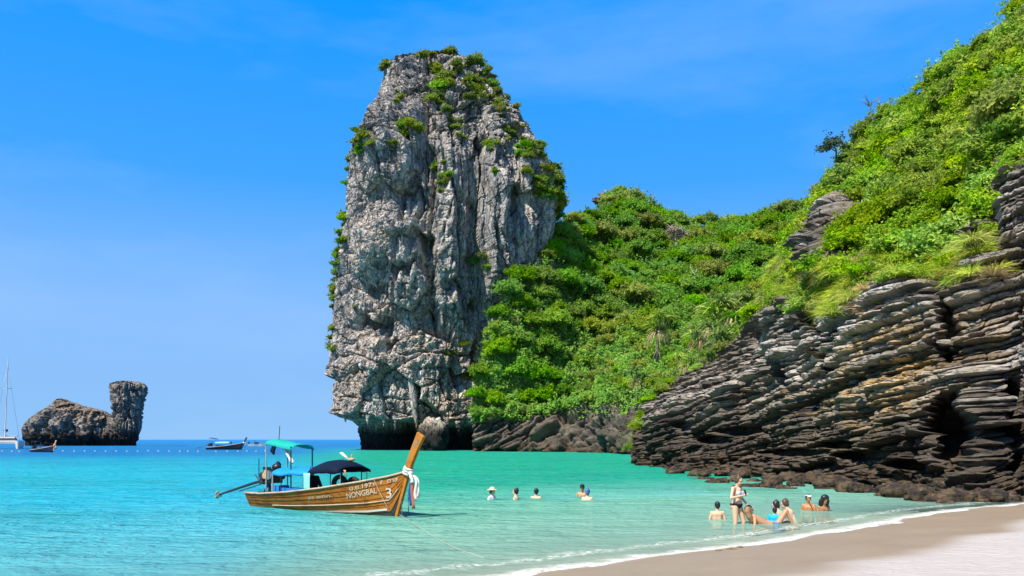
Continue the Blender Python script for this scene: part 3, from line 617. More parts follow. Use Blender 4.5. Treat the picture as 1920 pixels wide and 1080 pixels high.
# ------------------------------------------------------------------ foliage
def leaves(pos, nrm, size, jit=0.6, aspect=0.45, seed=0, droop=0.0):
    """one folded diamond per leaf; returns V, Q, tint"""
    r = np.random.default_rng(seed); n = len(pos)
    nn = nrm + jit * r.normal(size=(n, 3)); nn /= np.linalg.norm(nn, axis=1)[:, None]
    tg = np.cross(nn, r.normal(size=(n, 3))); tg /= np.linalg.norm(tg, axis=1)[:, None]; tg[:, 2] -= droop
    sd = np.cross(nn, tg); s = (size * r.uniform(0.6, 1.35, n))[:, None]
    V = np.stack([pos - tg * s * 0.5, pos + sd * s * aspect * 0.5 + nn * s * 0.08, pos + tg * s * 0.5, pos - sd * s * aspect * 0.5 + nn * s * 0.08], 1)
    return V.reshape(-1, 3), np.arange(4 * n).reshape(-1, 4), np.repeat(r.uniform(0, 1, n), 4)
def crown_points(n, rad, seed, lobes=9, flat=0.75, fill=0.25):
    r = np.random.default_rng(seed); P = []; N = []
    cs = r.normal(size=(lobes, 3)); cs /= np.linalg.norm(cs, axis=1)[:, None]; cs *= rad * r.uniform(0.35, 0.68, lobes)[:, None]; cs[:, 2] = np.abs(cs[:, 2]) * flat - 0.05 * rad
    rs = rad * r.uniform(0.20, 0.46, lobes)
    k = r.integers(0, lobes, n); d = r.normal(size=(n, 3)); d /= np.linalg.norm(d, axis=1)[:, None]
    d[:, 2] = np.where((d[:, 2] < -0.25), -d[:, 2] * 0.6, d[:, 2])
    rr = rs[k] * np.where(r.uniform(size=n) < fill, r.uniform(0.3, 0.9, n), r.normal(1.0, 0.16, n))
    rr = rr * (1 + 0.35 * perlin(d[:, 0] * 2 + k * 3.1, d[:, 1] * 2, d[:, 2] * 2 + seed))
    P = cs[k] + d * rr[:, None] * np.array([1, 1, 0.85])
    nd_ = 34; sd_ = r.normal(size=(nd_, 3)); sd_ /= np.linalg.norm(sd_, axis=1)[:, None]; sd_[:, 2] = np.abs(sd_[:, 2]) * .9 + .05; sl_ = r.uniform(.75, 1.3, nd_); m = r.uniform(size=n) < 0.20; q = r.integers(0, nd_, n); tq = r.uniform(.45, 1, n) * sl_[q] * rad
    P = np.where(m[:, None], sd_[q] * tq[:, None] * np.array([1, 1, flat]) + r.normal(size=(n, 3)) * rad * .055, P); return P, d, k, r.uniform(0, 1, lobes)[k]
def leaf_mesh(name, n, rad, lsize, seed, mats, lobes=9, flat=0.75, zoff=0.0, aspect=0.5, jit=0.6):
    P, d, k_, lt = crown_points(n, rad, seed, lobes, flat); P = P + np.array([0, 0, zoff])
    V, Q, T = leaves(P, d + np.array([0, 0, .35]), lsize, jit, aspect, seed + 1)
    T = np.clip(0.6 * T + 0.55 * np.repeat(lt, 4) - .08, 0, 1); me = mesh_np(name, V, Q, {'tint': T}, False)
    for m in mats: me.materials.append(m)
    return me
def limb_mesh(name, hgt, rad, seed, mat, nb=5, spread=0.6, r0=None):
    r = random.Random(seed); b = MB(); r0 = r0 or hgt * 0.035
    top = (r.uniform(-.1, .1) * hgt, r.uniform(-.1, .1) * hgt, hgt)
    b.tube([(0, 0, -hgt * .25), (top[0] * .3, top[1] * .5, hgt * .45), top], [r0 * 1.3, r0, r0 * .6], 6)
    for i in range(nb):
        a = 2 * math.pi * i / nb + r.uniform(-.4, .4); l = rad * r.uniform(.45, .8); s = hgt * r.uniform(.5, .95); e = s + l * r.uniform(.3, .9)
        b.tube([(top[0] * s / hgt, top[1] * s / hgt, s), (math.cos(a) * l * .5, math.sin(a) * l * .5, (s + e) / 2 + .1 * l), (math.cos(a) * l * spread * 1.4, math.sin(a) * l * spread * 1.4, e)], [r0 * .55, r0 * .4, r0 * .15], 5)
    me = b.mesh(name); me.materials.append(mat); return me

def proto_tree(seed, rad, n, lsize, mat, hgt, bark='bark', lobes=10):
    return (leaf_mesh('crown', n, rad, lsize, seed, [M[mat]], lobes, 0.8, hgt * 0.75), limb_mesh('trunk', hgt, rad, seed, M[bark]))
def plant(name, meshes, loc, sc_, rz, label, cat, group, tilt=(0, 0)):
    e = bpy.data.objects.new(name, None); C.objects.link(e); e.location = [float(c) for c in loc]; e.empty_display_size = 0.3
    e.rotation_euler = (tilt[0], tilt[1], rz); e.scale = (sc_, sc_, sc_ * random.uniform(.85, 1.15)); tag(e, label, cat, group)
    for nm, me in meshes:
        o = bpy.data.objects.new(nm, me); C.objects.link(o); o.parent = e
    return e
def pick(P, PX, PY, px, py):
    k = np.argmin((PX - px) ** 2 + (PY - py) ** 2); return P.reshape(-1, 3)[k]
def scatter(P, weight, n, mind, seed, PX=None):
    """spread n picks over the surface, area weighted, keeping mind apart"""
    r = np.random.default_rng(seed)
    a = np.linalg.norm(np.cross(np.gradient(P, axis=1), np.gradient(P, axis=0)), axis=-1)
    wg = (a * weight).ravel(); wg = wg / wg.sum(); out = []; pts = np.empty((0, 3))
    cand = r.choice(len(wg), size=n * 30, p=wg); V = P.reshape(-1, 3)
    for k in cand:
        p = V[k]
        if len(pts) and np.min(np.sum((pts - p) ** 2, 1)) < mind * mind: continue
        pts = np.vstack([pts, p]); out.append(k)
        if len(out) >= n: break
    return np.array(out), pts

# saddle forest
TP = [proto_tree(100 + i, 3.4, 6500, 0.50, m, 3.2, lobes=15) for i, m in enumerate(['leaf', 'leaf', 'leaf', 'leaf', 'leaf_olive', 'leaf'])]
vegw = (1 - rk) * (hPY > -900) * sstep(0.02, 0.15, 1.0 + 0 * hPY)
hidden = sstep(0, 40, hPX - np.interp(hPY, [370, 450, 540, 610, 645, 695, 740], [1560, 1510, 1465, 1425, 1395, 1300, 1240]))
wgt = vegw * (1 - hidden) * np.where(hPY > 600, 1.6, 1.0)
ks, pts = scatter(Ph, wgt, 290, 3.1, 5)
hz = hPY.ravel()[ks]; hx = hPX.ravel()[ks]; nsp = 0
for i, (p, py, px) in enumerate(zip(pts, hz, hx)):
    sky_line = np.interp(px, [q[0] for q in hsk], [q[1] for q in hsk]); s = random.uniform(0.75, 1.35)
    if py > 640: s *= 0.8 if px < 1040 else 0.6
    if py < sky_line + 24: s *= 0.75
    if py > 640: lab, grp = 'low leafy tree on the lower saddle slope just above the shore rocks', 'low trees above the shore rocks'
    elif py < sky_line + 40: lab, grp = 'leafy tree along the skyline of the forested saddle', 'trees on the saddle skyline'
    elif px < 1080: lab, grp = 'dense green tree on the saddle close against the rock tower', 'trees beside the rock tower'
    else: lab, grp = 'dense green tree in the middle of the forested saddle', 'trees on the saddle slope'
    q_ = random.randrange(6)
    if px > 1080 and py > 600 and random.random() < .45: q_ = 4
    cr, tr = TP[q_]; col_ = 'olive green' if q_ == 4 else ('large green' if s > 1.1 else 'mid sized green' if s > .8 else 'small green'); side_ = 'left part' if px < 1090 else ('middle' if px < 1250 else 'right part')
    lab = {'low trees above the shore rocks': f'{col_} tree just above the shore rocks, {side_} of the saddle', 'trees on the saddle skyline': f'{col_} tree on the skyline of the {side_} of the forested saddle', 'trees beside the rock tower': f'{col_} tree on the saddle close against the rock tower', 'trees on the saddle slope': f'{col_} forest tree, {side_} of the saddle, ' + ('halfway up' if py > 520 else 'high below the skyline')}[grp]
    plant('forest_tree', [('crown', cr), ('trunk', tr)], p - np.array([0, 0, 0.6]), s, random.uniform(0, 6.28), lab, 'tree', grp)
# a few singular ones
dc = leaf_mesh('crown', 1400, 2.6, 0.36, 331, [M['deadleaf']], 8, .7, 2.6); dt = limb_mesh('trunk', 3.6, 2.8, 332, M['palebark'], 8)
plant('dead_tree', [('crown', dc), ('trunk', dt)], pick(Ph, hPX, hPY, 1262, 485) + np.array([0, -4.5, 2.6]), 1.35, 0.4, 'pale grey half dead tree standing out in the saddle forest', 'dead tree', None)
b = MB()
for a, c_, r_ in [((0, 0, 0), (.2, 0, 2.6), .16), ((.2, 0, 2.6), (-.7, 0, 4.0), .1), ((.2, 0, 2.6), (.7, 0, 3.9), .09), ((-.7, 0, 4), (-.75, 0, 4.9), .06), ((.1, 0, 1.6), (.9, .1, 2.6), .08)]:
    b.tube([a, [(q + w_) / 2 + random.uniform(-.12, .12) for q, w_ in zip(a, c_)], c_], [r_, r_ * .8, r_ * .6], 6)
b.build('bare_branch', M['palebark'], loc=pick(Ph, hPX, hPY, 1293, 545) + np.array([0, -4.5, 0.5]), label='bleached bare forked branch rising out of the saddle forest', cat='branch')
# shrubs of undergrowth on the saddle: one mass
def cover(name, P, N, weight, n, lsize, mat, lift, seed, label, kind='stuff', aspect=.5):
    r = np.random.default_rng(seed)
    a = np.linalg.norm(np.cross(np.gradient(P, axis=1), np.gradient(P, axis=0)), axis=-1)
    wg = (a * weight).ravel(); k = r.choice(len(wg), size=n, p=wg / wg.sum()); V = P.reshape(-1, 3)[k]; Nn = N.reshape(-1, 3)[k]
    nrw, ncl = P.shape[:2]; i, j = k // ncl, k % ncl; i2, j2 = np.minimum(i + 1, nrw - 1), np.minimum(j + 1, ncl - 1)
    V = V + (P[i2, j] - P[i, j]) * r.uniform(-1, 1, n)[:, None] + (P[i, j2] - P[i, j]) * r.uniform(-1, 1, n)[:, None]
    hgt = np.clip(0.5 + 0.9 * fbm(V[:, 0] * 0.45, V[:, 1] * 0.45, V[:, 2] * 0.45, 2), 0.05, 1.4) * lift * np.sqrt(r.uniform(0.05, 1, n))
    V = V + Nn * hgt[:, None] * 0.6 + np.array([0, 0, .5]) * hgt[:, None]
    VV, Q, T = leaves(V, Nn * 0.6 + np.array([-.1, -.2, .7]), lsize, 0.6, aspect, seed)
    return link(name, mesh_np(name, VV, Q, {'tint': T}, False), M[mat], kind=kind, label=label)
cover('undergrowth', Ph, Nh, np.clip(np.where(hPY > 600, 1.0, 0.5) * (wgt > 0.01) + 0.25 * sstep(690, 730, hPY) * sstep(800, 770, hPY) * (1 - hidden), 0, 1), 150000, 0.52, 'leaf', 2.8, 21, 'leafy undergrowth filling between the saddle trees')

# headland slope
SP = [leaf_mesh('shrub', 4600, 1.55, 0.22, 200 + i, [M[m]], 14, .8, .35, .55) for i, m in enumerate(['leaf_near', 'leaf_near', 'leaf_near', 'leaf_near', 'leaf_olive'])]
vis = (cPY > -900) & (cPX < 1990)
wv = np.clip(veg - 2.2 * np.clip(bare, 0, 1), 0, 1) * vis
ks, pts = scatter(Pc2, wv, 290, 1.25, 9)
for k, p in zip(ks, pts):
    px, py = cPX.ravel()[k], cPY.ravel()[k]; e = np.interp(px, ccols, edge); sk = np.interp(px, [q[0] for q in csk], [q[1] for q in csk])
    s = random.uniform(.75, 1.35)
    if py > e - 50: lab, grp, s = 'small bright green shrub on the lip of the bedded cliff', 'shrubs along the cliff lip', s * .6
    elif py < sk + 45: lab, grp, s = 'leafy shrub along the skyline of the steep headland slope', 'shrubs on the headland skyline', s * .75
    elif px < 1600: lab, grp = 'bright green shrub on the left flank of the headland above the saddle', 'shrubs on the headland flank'
    else: lab, grp = 'bright green shrub in the thicket on the steep headland slope', 'shrubs on the headland slope'
    q_ = random.randrange(5); col_ = 'olive green' if q_ == 4 else ('large bright green' if s > 1.05 else 'mid sized bright green' if s > .72 else 'small bright green'); side_ = 'above the bare rock rib' if px < 1660 else ('above the ochre rock patch' if px < 1790 else 'above the dark cleft')
    lab = {'shrubs along the cliff lip': f'{col_} shrub on the cliff lip {side_}', 'shrubs on the headland skyline': f'{col_} shrub on the headland skyline {side_}', 'shrubs on the headland flank': f'{col_} shrub on the headland flank left of the bare rock rib', 'shrubs on the headland slope': f'{col_} shrub {"low" if py > (e + sk) / 2 + 40 else ("midway up" if py > (e + sk) / 2 - 60 else "high")} in the slope thicket {side_}'}[grp]
    o = link('shrub', SP[q_], (), None, p - np.array([0, 0, .15]), lab, 'shrub', grp)
    o.scale = (s * random.uniform(.8, 1.25), s * random.uniform(.8, 1.25), s * random.uniform(.7, 1.25)); o.rotation_euler = (random.uniform(-.3, .3), random.uniform(-.4, .1), random.uniform(0, 6.28))
cover('creeper_cover', Pc2, Nc, wv, 90000, 0.17, 'leaf_near', 1.0, 31, 'low creepers matting the headland slope between its shrubs')
# dark thin tree against the sky
dk = leaf_mesh('crown', 900, 1.3, .2, 401, [M['darkleaf']], 7, .9, 2.0); dkt = limb_mesh('trunk', 2.6, 1.4, 402, M['bark'], 6, r0=.07)
plant('slope_tree', [('crown', dk), ('trunk', dkt)], pick(Pc2, cPX, cPY, 1578, 345), 1.25, 1, 'thin dark tree leaning out against the sky from the headland slope', 'tree', None, (0, -.35))
tw = limb_mesh('bare_shrub', 1.6, 1.5, 403, M['bark'], 11, r0=.045)
o = link('bare_shrub', tw, (), None, pick(Pc2, cPX, cPY, 1640, 245) + np.array([-.3, 0, .4]), 'twiggy leafless shrub on the headland skyline right of the thin dark tree', 'shrub'); o.scale = (1.2, 1.2, 1.2)

# grass tufts on the ledges
def tuft_mesh(name, nb, ln, wd, seed, mat, droop=1.0, up=.9):
    r = np.random.default_rng(seed); V = []; Q = []; T = []
    for i in range(nb):
        a = r.uniform(0, 2 * math.pi); el = r.uniform(.35, 1.35) * up; l = ln * r.uniform(.55, 1.15); w0 = wd * r.uniform(.7, 1.3); b0 = np.array([math.cos(a), math.sin(a), 0]) * r.uniform(0, .12) * ln
        dr = np.array([math.cos(a) * math.cos(el), math.sin(a) * math.cos(el), math.sin(el)]); sdv = np.array([-math.sin(a), math.cos(a), 0]); tw_ = r.uniform(-1.2, 1.2); sdv = sdv * math.cos(tw_) + np.cross(dr, sdv) * math.sin(tw_); b = len(V); tt = r.uniform()
        for k in range(5):
            s = k / 4; p = b0 + dr * l * s - np.array([0, 0, 1]) * droop * l * .55 * s * s; w_ = w0 * (1 - s ** 1.5) * .5 + .002
            V += [p - sdv * w_, p + sdv * w_]; T += [tt, tt]
        Q += [(b + 2 * k, b + 2 * k + 1, b + 2 * k + 3, b + 2 * k + 2) for k in range(4)]
    me = mesh_np(name, np.array(V), np.array(Q), {'tint': np.array(T)}, True); me.materials.append(M[mat]); return me
GT = [tuft_mesh('grass_tuft', 260, 1.3, .032, 500 + i, 'grass') for i in range(3)]; DT = [tuft_mesh('grass_tuft', 200, 1.1, .026, 510 + i, 'dry', .8) for i in range(2)]
def grass_spot(cx, cy, sx, sy, n, dry, lab, grp, s0=1.0):
    for _ in range(n):
        p = pick(Pc2, cPX, cPY, random.gauss(cx, sx), random.gauss(cy, sy)); o = link('grass_tuft', random.choice(DT if random.random() < dry else GT), (), None, p - np.array([0.05, 0.05, .05]), lab, 'grass tuft', grp)
        s = s0 * random.uniform(.7, 1.3); o.scale = (s, s, s); o.rotation_euler = (random.uniform(-.2, .2), random.uniform(-.5, 0), random.uniform(0, 6.28))
grass_spot(1590, 560, 26, 24, 44, .12, 'bright green grass tuft hanging over the cliff below the bare rock rib', 'grass below the bare rib', 1.05)
grass_spot(1555, 522, 26, 16, 30, .9, 'dry pinkish straw tuft at the foot of the bare rock rib', 'dry grass by the bare rib', 1.2)
grass_spot(1795, 485, 40, 20, 50, .08, 'long green grass tuft on the cliff lip under the headland shrubs', 'long grass on the cliff lip', 1.05)
grass_spot(1830, 520, 16, 14, 10, .9, 'dry straw tuft hanging from the ledge beside the dark cleft', 'dry grass by the cleft', .9)
grass_spot(1480, 510, 34, 30, 40, .55, 'yellow green grass tuft on the sloping edge above the saddle', 'grass on the edge above the saddle', 1.25)
grass_spot(1690, 470, 40, 20, 20, .3, 'yellow green grass tuft among shrubs in the middle of the cliff lip', 'grass in the middle of the lip', .9)
grass_spot(1650, 545, 14, 20, 8, .8, 'dry straw tuft clinging to a crack in the bedded cliff', 'dry grass in the crack', .7)

# screw pines at the join of saddle and cliff
def pandan(seed):
    r = random.Random(seed); tr = MB(); hd = []
    tr.tube([(0, 0, -.6), (.1, 0, 1.0), (0.15, .05, 2.0)], [.14, .12, .10], 7)
    tips = [(.15, .05, 2.0)]
    for k in range(3):
        a = k * 2.1 + r.uniform(-.4, .4); e = (.15 + math.cos(a) * .9, math.sin(a) * .9, 2.5 + r.uniform(-.2, .6)); tr.tube([(.12, 0, 1.5 + .15 * k), (.15 + math.cos(a) * .5, math.sin(a) * .5, 2.1), e], [.09, .08, .07], 6); tips.append(e)
    for k in range(4): a = k * 1.6 + .3; tr.tube([(.05, 0, .5), (math.cos(a) * .5, math.sin(a) * .5, -.5)], [.05, .04], 5)
    V = []; Q = []; T = []; rr = np.random.default_rng(seed)
    for tp in tips:
        m = tuft_mesh('tmp', 80, 1.7, .13, int(rr.integers(1e6)), 'pandan', 1.25, 1.0); n = len(m.vertices); co = np.empty(n * 3); m.vertices.foreach_get('co', co)
        b = len(V); V += list(co.reshape(-1, 3) + np.array(tp)); Q += [tuple(b + i for i in p.vertices) for p in m.polygons]; T += [r.random()] * n; bpy.data.meshes.remove(m)
    hm_ = mesh_np('crown', np.array(V), np.array(Q), {'tint': np.array(T)}, True); hm_.materials.append(M['pandan']); sk_ = tuft_mesh('dead_leaves', 60, 1.3, .10, seed + 70, 'dry', 2.4, .3); sk_.transform(Matrix.Translation((.15, .05, 2.0))); tm = tr.mesh('trunk'); tm.materials.append(M['bark']); return hm_, tm, sk_
PP = [pandan(i) for i in range(3)]
for i, (px, py, d, s) in enumerate([(1338, 640, 88, 1.15), (1372, 622, 87, 1.25), (1356, 668, 84, .95), (1310, 655, 95, .95), (1395, 655, 80, .9), (1225, 640, 124, 1.2), (1330, 690, 86, .7), (1280, 700, 100, .8), (1190, 720, 128, .9), (1245, 715, 118, .8), (1140, 745, 142, 1.0)]):
    cr, tr, dl = PP[i % 3]; lab, grp = ('screw pine with drooping strap leaves at the join of saddle and cliff', 'screw pines at the cliff join') if px > 1290 else ('smaller screw pine on the low slope above the shore rocks', 'screw pines on the low slope')
    g = at(px, py + 40, d); plant('screw_pine', [('crown', cr), ('trunk', tr), ('dead_leaves', dl)], g + np.array([0, -3.0 if px < 1300 else -1.0, 1.0]), s * 1.5, i * 1.3, lab, 'screw pine', grp)

# shrubs on the rock tower
def tower_spot(px, py):
    PX = 960 + F * Pt[..., 0] / Pt[..., 1]; PYt = HOR - F * (Pt[..., 2] - H) / Pt[..., 1]; m = Pt[..., 1] < 180
    k = np.argmin((PX - px) ** 2 + (PYt - py) ** 2 + np.where(m, 0, 1e7)); return Pt.reshape(-1, 3)[k]
RP = [leaf_mesh('shrub', 1700, 1.5, .34, 600 + i, [M[m]], 8, .8, .2) for i, m in enumerate(['leaf_rock', 'leaf_rock', 'leaf_rock', 'leaf'])]
def tower_group(lst, lab, grp):
    for (cx, cy, sx, sy, n, s0) in lst:
        for _ in range(n):
            p = tower_spot(random.gauss(cx, sx), random.gauss(cy, sy)); s = 1.45 * s0 * random.uniform(.65, 1.25)
            o = link('rock_shrub', random.choice(RP), (), None, p + np.array([0, -.3, 0]), lab, 'shrub', grp); o.scale = (s * random.uniform(.8, 1.3), s * .75, s * random.uniform(.6, 1.3)); o.rotation_euler = (random.uniform(0, .7), 0, random.uniform(0, 6.28))
tower_group([(835, 150, 16, 22, 16, .85), (830, 190, 10, 14, 6, .7), (890, 150, 16, 22, 16, .85), (898, 190, 7, 12, 4, .6), (800, 106, 12, 4, 5, .6), (850, 104, 10, 4, 4, .6)], 'green shrub in the thick growth at the top of the rock tower', 'shrubs topping the rock tower')
tower_group([(755, 245, 14, 12, 12, .7), (748, 190, 6, 8, 4, .6), (742, 275, 6, 4, 3, .5), (830, 325, 8, 16, 7, .6), (855, 235, 10, 10, 5, .55), (865, 265, 5, 8, 2, .5), (822, 355, 5, 10, 3, .5)], 'small shrub on a ledge in the middle of the rock tower face', 'shrubs on the tower face')
tower_group([(683, 270, 8, 12, 8, .75), (664, 300, 5, 8, 4, .7), (722, 125, 4, 10, 4, .6), (640, 450, 4, 24, 11, .8), (634, 500, 3, 14, 7, .75), (627, 560, 4, 18, 6, .65), (624, 640, 3, 16, 8, .75), (660, 590, 5, 8, 3, .45), (648, 340, 3, 12, 3, .6)], 'shrub clinging to the left edge of the rock tower', 'shrubs on the left tower edge')
tower_group([(955, 240, 9, 16, 11, .65), (985, 270, 10, 16, 11, .65), (1010, 300, 8, 14, 9, .7), (1025, 345, 10, 14, 12, .8), (1045, 365, 10, 20, 13, 1.0), (1015, 370, 10, 12, 6, .7), (945, 200, 8, 12, 9, .65), (915, 150, 8, 12, 8, .6), (930, 175, 7, 10, 7, .6), (970, 250, 8, 12, 7, .6), (1000, 290, 8, 12, 7, .65), (1035, 330, 7, 12, 8, .75), (1000, 320, 10, 10, 4, .6), (920, 280, 6, 10, 4, .6), (925, 320, 4, 6, 2, .5), (1062, 400, 8, 12, 6, 1.1)], 'shrub on the stepped right shoulder of the rock tower', 'shrubs on the right tower shoulder')
tower_group([(905, 500, 6, 14, 4, .6), (875, 655, 5, 8, 3, .45), (848, 665, 4, 4, 2, .4), (890, 705, 8, 6, 4, .6)], 'small shrub low on the right of the rock tower face', 'low shrubs on the tower')
# ------------------------------------------------------------------ boulders on the shore
BOULD = [(1345, 905, .55, .30, 'flat dark rock awash behind the standing bather'), (1372, 903, .5, .22, 'low wet rock just left of the standing bather head'), (1408, 912, .9, .22, 'long flat rock awash right behind the standing bather'),
         (1450, 914, .55, .42, 'dark pointed rock standing in the shallows right of the standing bather'), (1472, 916, .6, .22, 'flat rock joined to the pointed rock in the shallows'), (1318, 898, .5, .2, 'dark rock breaking the surface at the foot of the cliff far from the bathers'),
         (1620, 922, .8, .35, 'dark rock at the tip of the rock shelf behind the dark haired bathers'), (1730, 941, .35, .14, 'small dark stone by the shelf edge left of the mussel dark boulder'), (1760, 940, .55, .3, 'low dark boulder leaning on the shelf at the sand'),
         (1795, 938, .9, .42, 'broad mussel dark boulder where shelf meets beach'), (1845, 938, .7, .42, 'knobbly dark boulder right of the broad one at the beach'), (1890, 938, .6, .3, 'brown boulder at the shelf end by the frame edge'), (1675, 930, .6, .25, 'low dark rock on the outer shelf edge between the bathers and the sand')]
for i, (px, py, r_, h_, lab) in enumerate(BOULD):
    c = water_at(px, py); c[2] = max(float(ground_z(c[0], c[1])), -0.25) * 0.6
    lump('boulder', c, (r_, r_ * .8, h_), 11 + i * 1.37, M['bed'], None, .45, 1.5, 40, 26, label=lab, cat='boulder')
for i in range(46):                         # fallen stones lying along the foot of the cliff
    px = random.uniform(1215, 1910); by = np.interp(px, [q[0] for q in cb], [q[1] for q in cb]) + random.uniform(-6, 5); c = water_at(px, by); c[2] = random.uniform(-.05, .2)
    r_ = random.uniform(.2, .55)
    zn_ = 'at the far tip of the headland' if px < 1330 else ('behind the standing bather' if px < 1450 else 'behind the seated bathers')
    lab = f'dark fallen stone along the wet cliff foot {zn_}' if px < 1600 else 'brown stone among the loose stones on the rock shelf by the beach'
    lump('stone', c, (r_, r_ * random.uniform(.6, 1), r_ * random.uniform(.4, .8)), 40 + i * 1.71, M['bed'], None, .5, 1.6, 18, 12, label=lab, cat='stone', group='stones at the cliff foot' if px < 1600 else 'stones on the rock shelf')
lump('summit_rock', pick(Ph, hPX, hPY, 1155, 376) + np.array([0, 1, 1.0]), (4.6, 3, 1.9), 77.7, M['islet'], None, .4, 1.6, 48, 30, label='grey rock knob poking out of the trees on the saddle summit', cat='rock')

# ------------------------------------------------------------------ longtail boat
def wood(name, a, b, stain=(0.02, 0.012, 0.006), rough=.45, sx=1.2):
    t = NT(name); p = t.obj(); g = t.noise(t.scale(p, (sx * 1.6, 30, 55)), 1.0, 5, .6, .3); f = t.noise(p, 2.2, 5, .65); c = t.mix(t.ramp(g, (.35, 0), (.65, 1)), a, b)
    c = t.mix(t.math('MULTIPLY', t.ramp(f, (.5, 0), (.68, 1)), .65), c, stain)
    return t.end(t.bsdf(c, rough, .2, t.bump(g, .25, .01)))
M['hull'] = wood('varnished orange hull wood', (0.21, 0.065, 0.006), (0.40, 0.14, 0.013), (0.10, 0.028, 0.004), .65)
M['stem'] = wood('bright varnished wood', (0.34, 0.115, 0.011), (0.42, 0.16, 0.02), (0.2, .07, .01), .6)
M['rail'] = wood('weathered pale rail', (0.34, 0.24, 0.155), (0.46, 0.36, 0.25), (.2, .12, .06), .7)
M['inner'] = wood('worn inner boards', (0.20, 0.11, 0.05), (0.32, 0.2, 0.10), (.05, .03, .02), .7)
M['white'] = simple('chalky white paint', (.54, .52, .48), .6, .3, .12, 8)
M['antifoul'] = simple('dark waterline paint', (.03, .04, .03), .7, .2, .4, 6)
M['green_c'] = simple('sea green canvas', (.012, .30, .235), .8, .1, .22, 3, .3, .02)
M['blue_c'] = simple('bright blue tarpaulin', (.004, .20, .48), .7, .3, .2, 3, .3, .02)
M['navy_c'] = simple('navy canvas', (.004, .010, .026), .9, .1, .3, 4, .3, .02)
M['blue_p'] = simple('blue painted wood', (.02, .17, .42), .5, .3, .25, 5)
M['metal'] = simple('dark greasy metal', (.035, .035, .038), .45, .5, .5, 9, .3, .01, .4)
M['steel'] = simple('dull steel', (.30, .30, .29), .4, .5, .3, 9, 0, .01, .7)
M['rust'] = simple('tan rusty metal', (.40, .25, .11), .7, .3, .4, 9)
M['rubber'] = simple('black rubber', (.016, .016, .017), .75, .3, .3, 12)
M['pole'] = simple('grey painted pole', (.30, .27, .23), .6, .3, .3, 5)
M['curtain'] = simple('pale turquoise sheet', (.20, .55, .52), .5, .3, .15, 4)
M['rib_w'] = simple('white ribbon cloth', (.56, .52, .46), .9, .1, .12, 6)
M['rib_b'] = simple('blue ribbon cloth', (.02, .06, .25), .9, .1, .2, 6)
M['rib_r'] = simple('faded red ribbon cloth', (.34, .12, .06), .9, .1, .25, 6)
M['rib_o'] = simple('orange ribbon cloth', (.62, .26, .07), .9, .1, .25, 6)
M['paint'] = simple('cream lettering paint', (.50, .43, .31), .7, .2, .2, 30)
M['rope'] = simple('pale rope', (.36, .34, .27), .9, .1, .2, 30)
M['black_h'] = simple('black painted hull', (.012, .016, .03), .5, .4, .3, 3)

BX = [0, 1, 2.5, 4, 5, 6, 6.6, 7.0]
def bb_(x): return np.interp(x, BX, [.52, .66, .76, .72, .58, .33, .15, .045])
def gg_(x): return np.interp(x, [0, 1, 2.5, 4, 5.5, 6.4, 7.0], [.40, .42, .53, .70, .93, 1.10, 1.25])
def kk_(x): return np.interp(x, [0, 5.6, 6.45, 6.75, 7.0], [-.30, -.30, -.22, .45, 1.15])
def hull_pt(x, w_): return bb_(x) * np.sqrt(w_), kk_(x) + (gg_(x) - kk_(x)) * w_
def hull_y(x, z): return bb_(x) * np.sqrt(np.clip((z - kk_(x)) / np.maximum(gg_(x) - kk_(x), 1e-3), 0, 1))
HX = np.concatenate([np.linspace(0, 5.6, 24), np.linspace(5.75, 7.0, 14)])
def strip(b, xs_, w0, w1, side, out0=0.0, out1=0.0, th=.022):
    n0 = len(b.v)
    for x_ in xs_:
        y0, z0 = hull_pt(x_, w0); y1, z1 = hull_pt(x_, w1)
        for (yy, zz, o) in ((y0, z0, out0), (y1, z1, out1), (y1, z1, out1 - th), (y0, z0, out0 - th)): b.v.append((float(x_), float(side * max(yy + o, .004)), float(zz)))
    for i in range(len(xs_) - 1):
        a = n0 + 4 * i
        for j in range(4):
            f = (a + j, a + (j + 1) % 4, a + 4 + (j + 1) % 4, a + 4 + j); b.f.append(f if side > 0 else f[::-1]); b.m.append(0)
    e = n0 + 4 * (len(xs_) - 1); b.f += [(n0, n0 + 3, n0 + 2, n0 + 1), (e, e + 1, e + 2, e + 3)]; b.m += [0, 0]
    return b
boat = bpy.data.objects.new('longtail_boat', None); C.objects.link(boat); boat.location = (-8.52, 26.9, 0.02); boat.rotation_euler = (0, 0, math.atan2(-.606, .795))
tag(boat, 'orange varnished wooden longtail boat moored in the turquoise shallows with green and blue canopies', 'boat')
WS = [0.04, .26, .42, .57, .71, .85, 1.0]
for side in (-1, 1):
    for k in range(6):
        strip(MB(), HX, WS[k], WS[k + 1] + (.012 if k < 5 else 0), side, .016, 0.0).build('plank', M['antifoul'] if k == 0 else M['hull'], boat)
    b = MB(); pts = [(x_, side * (bb_(x_) + .012), gg_(x_) + .02) for x_ in HX]; b.tube(pts, .042, 6, flat=.8); b.build('gunwale', M['rail'], boat, auto=False)
    b = MB(); pts = [(x_, side * (hull_pt(x_, .50)[0] + .022), hull_pt(x_, .50)[1]) for x_ in HX[6:-3]]; b.tube(pts, .020, 6); b.build('rub_rail', M['rail'], boat, auto=False)
    b = MB(); strip(b, HX[12:31], .285, .33, side, .03, .03, .012); b.build('waterline_stripe', M['white'], boat)
b = MB(); n = 9; w_ = np.linspace(.04, 1, n); pr = [(-.0, -hull_pt(0, q)[0], hull_pt(0, q)[1]) for q in w_[::-1]] + [(0, hull_pt(0, q)[0], hull_pt(0, q)[1]) for q in w_]
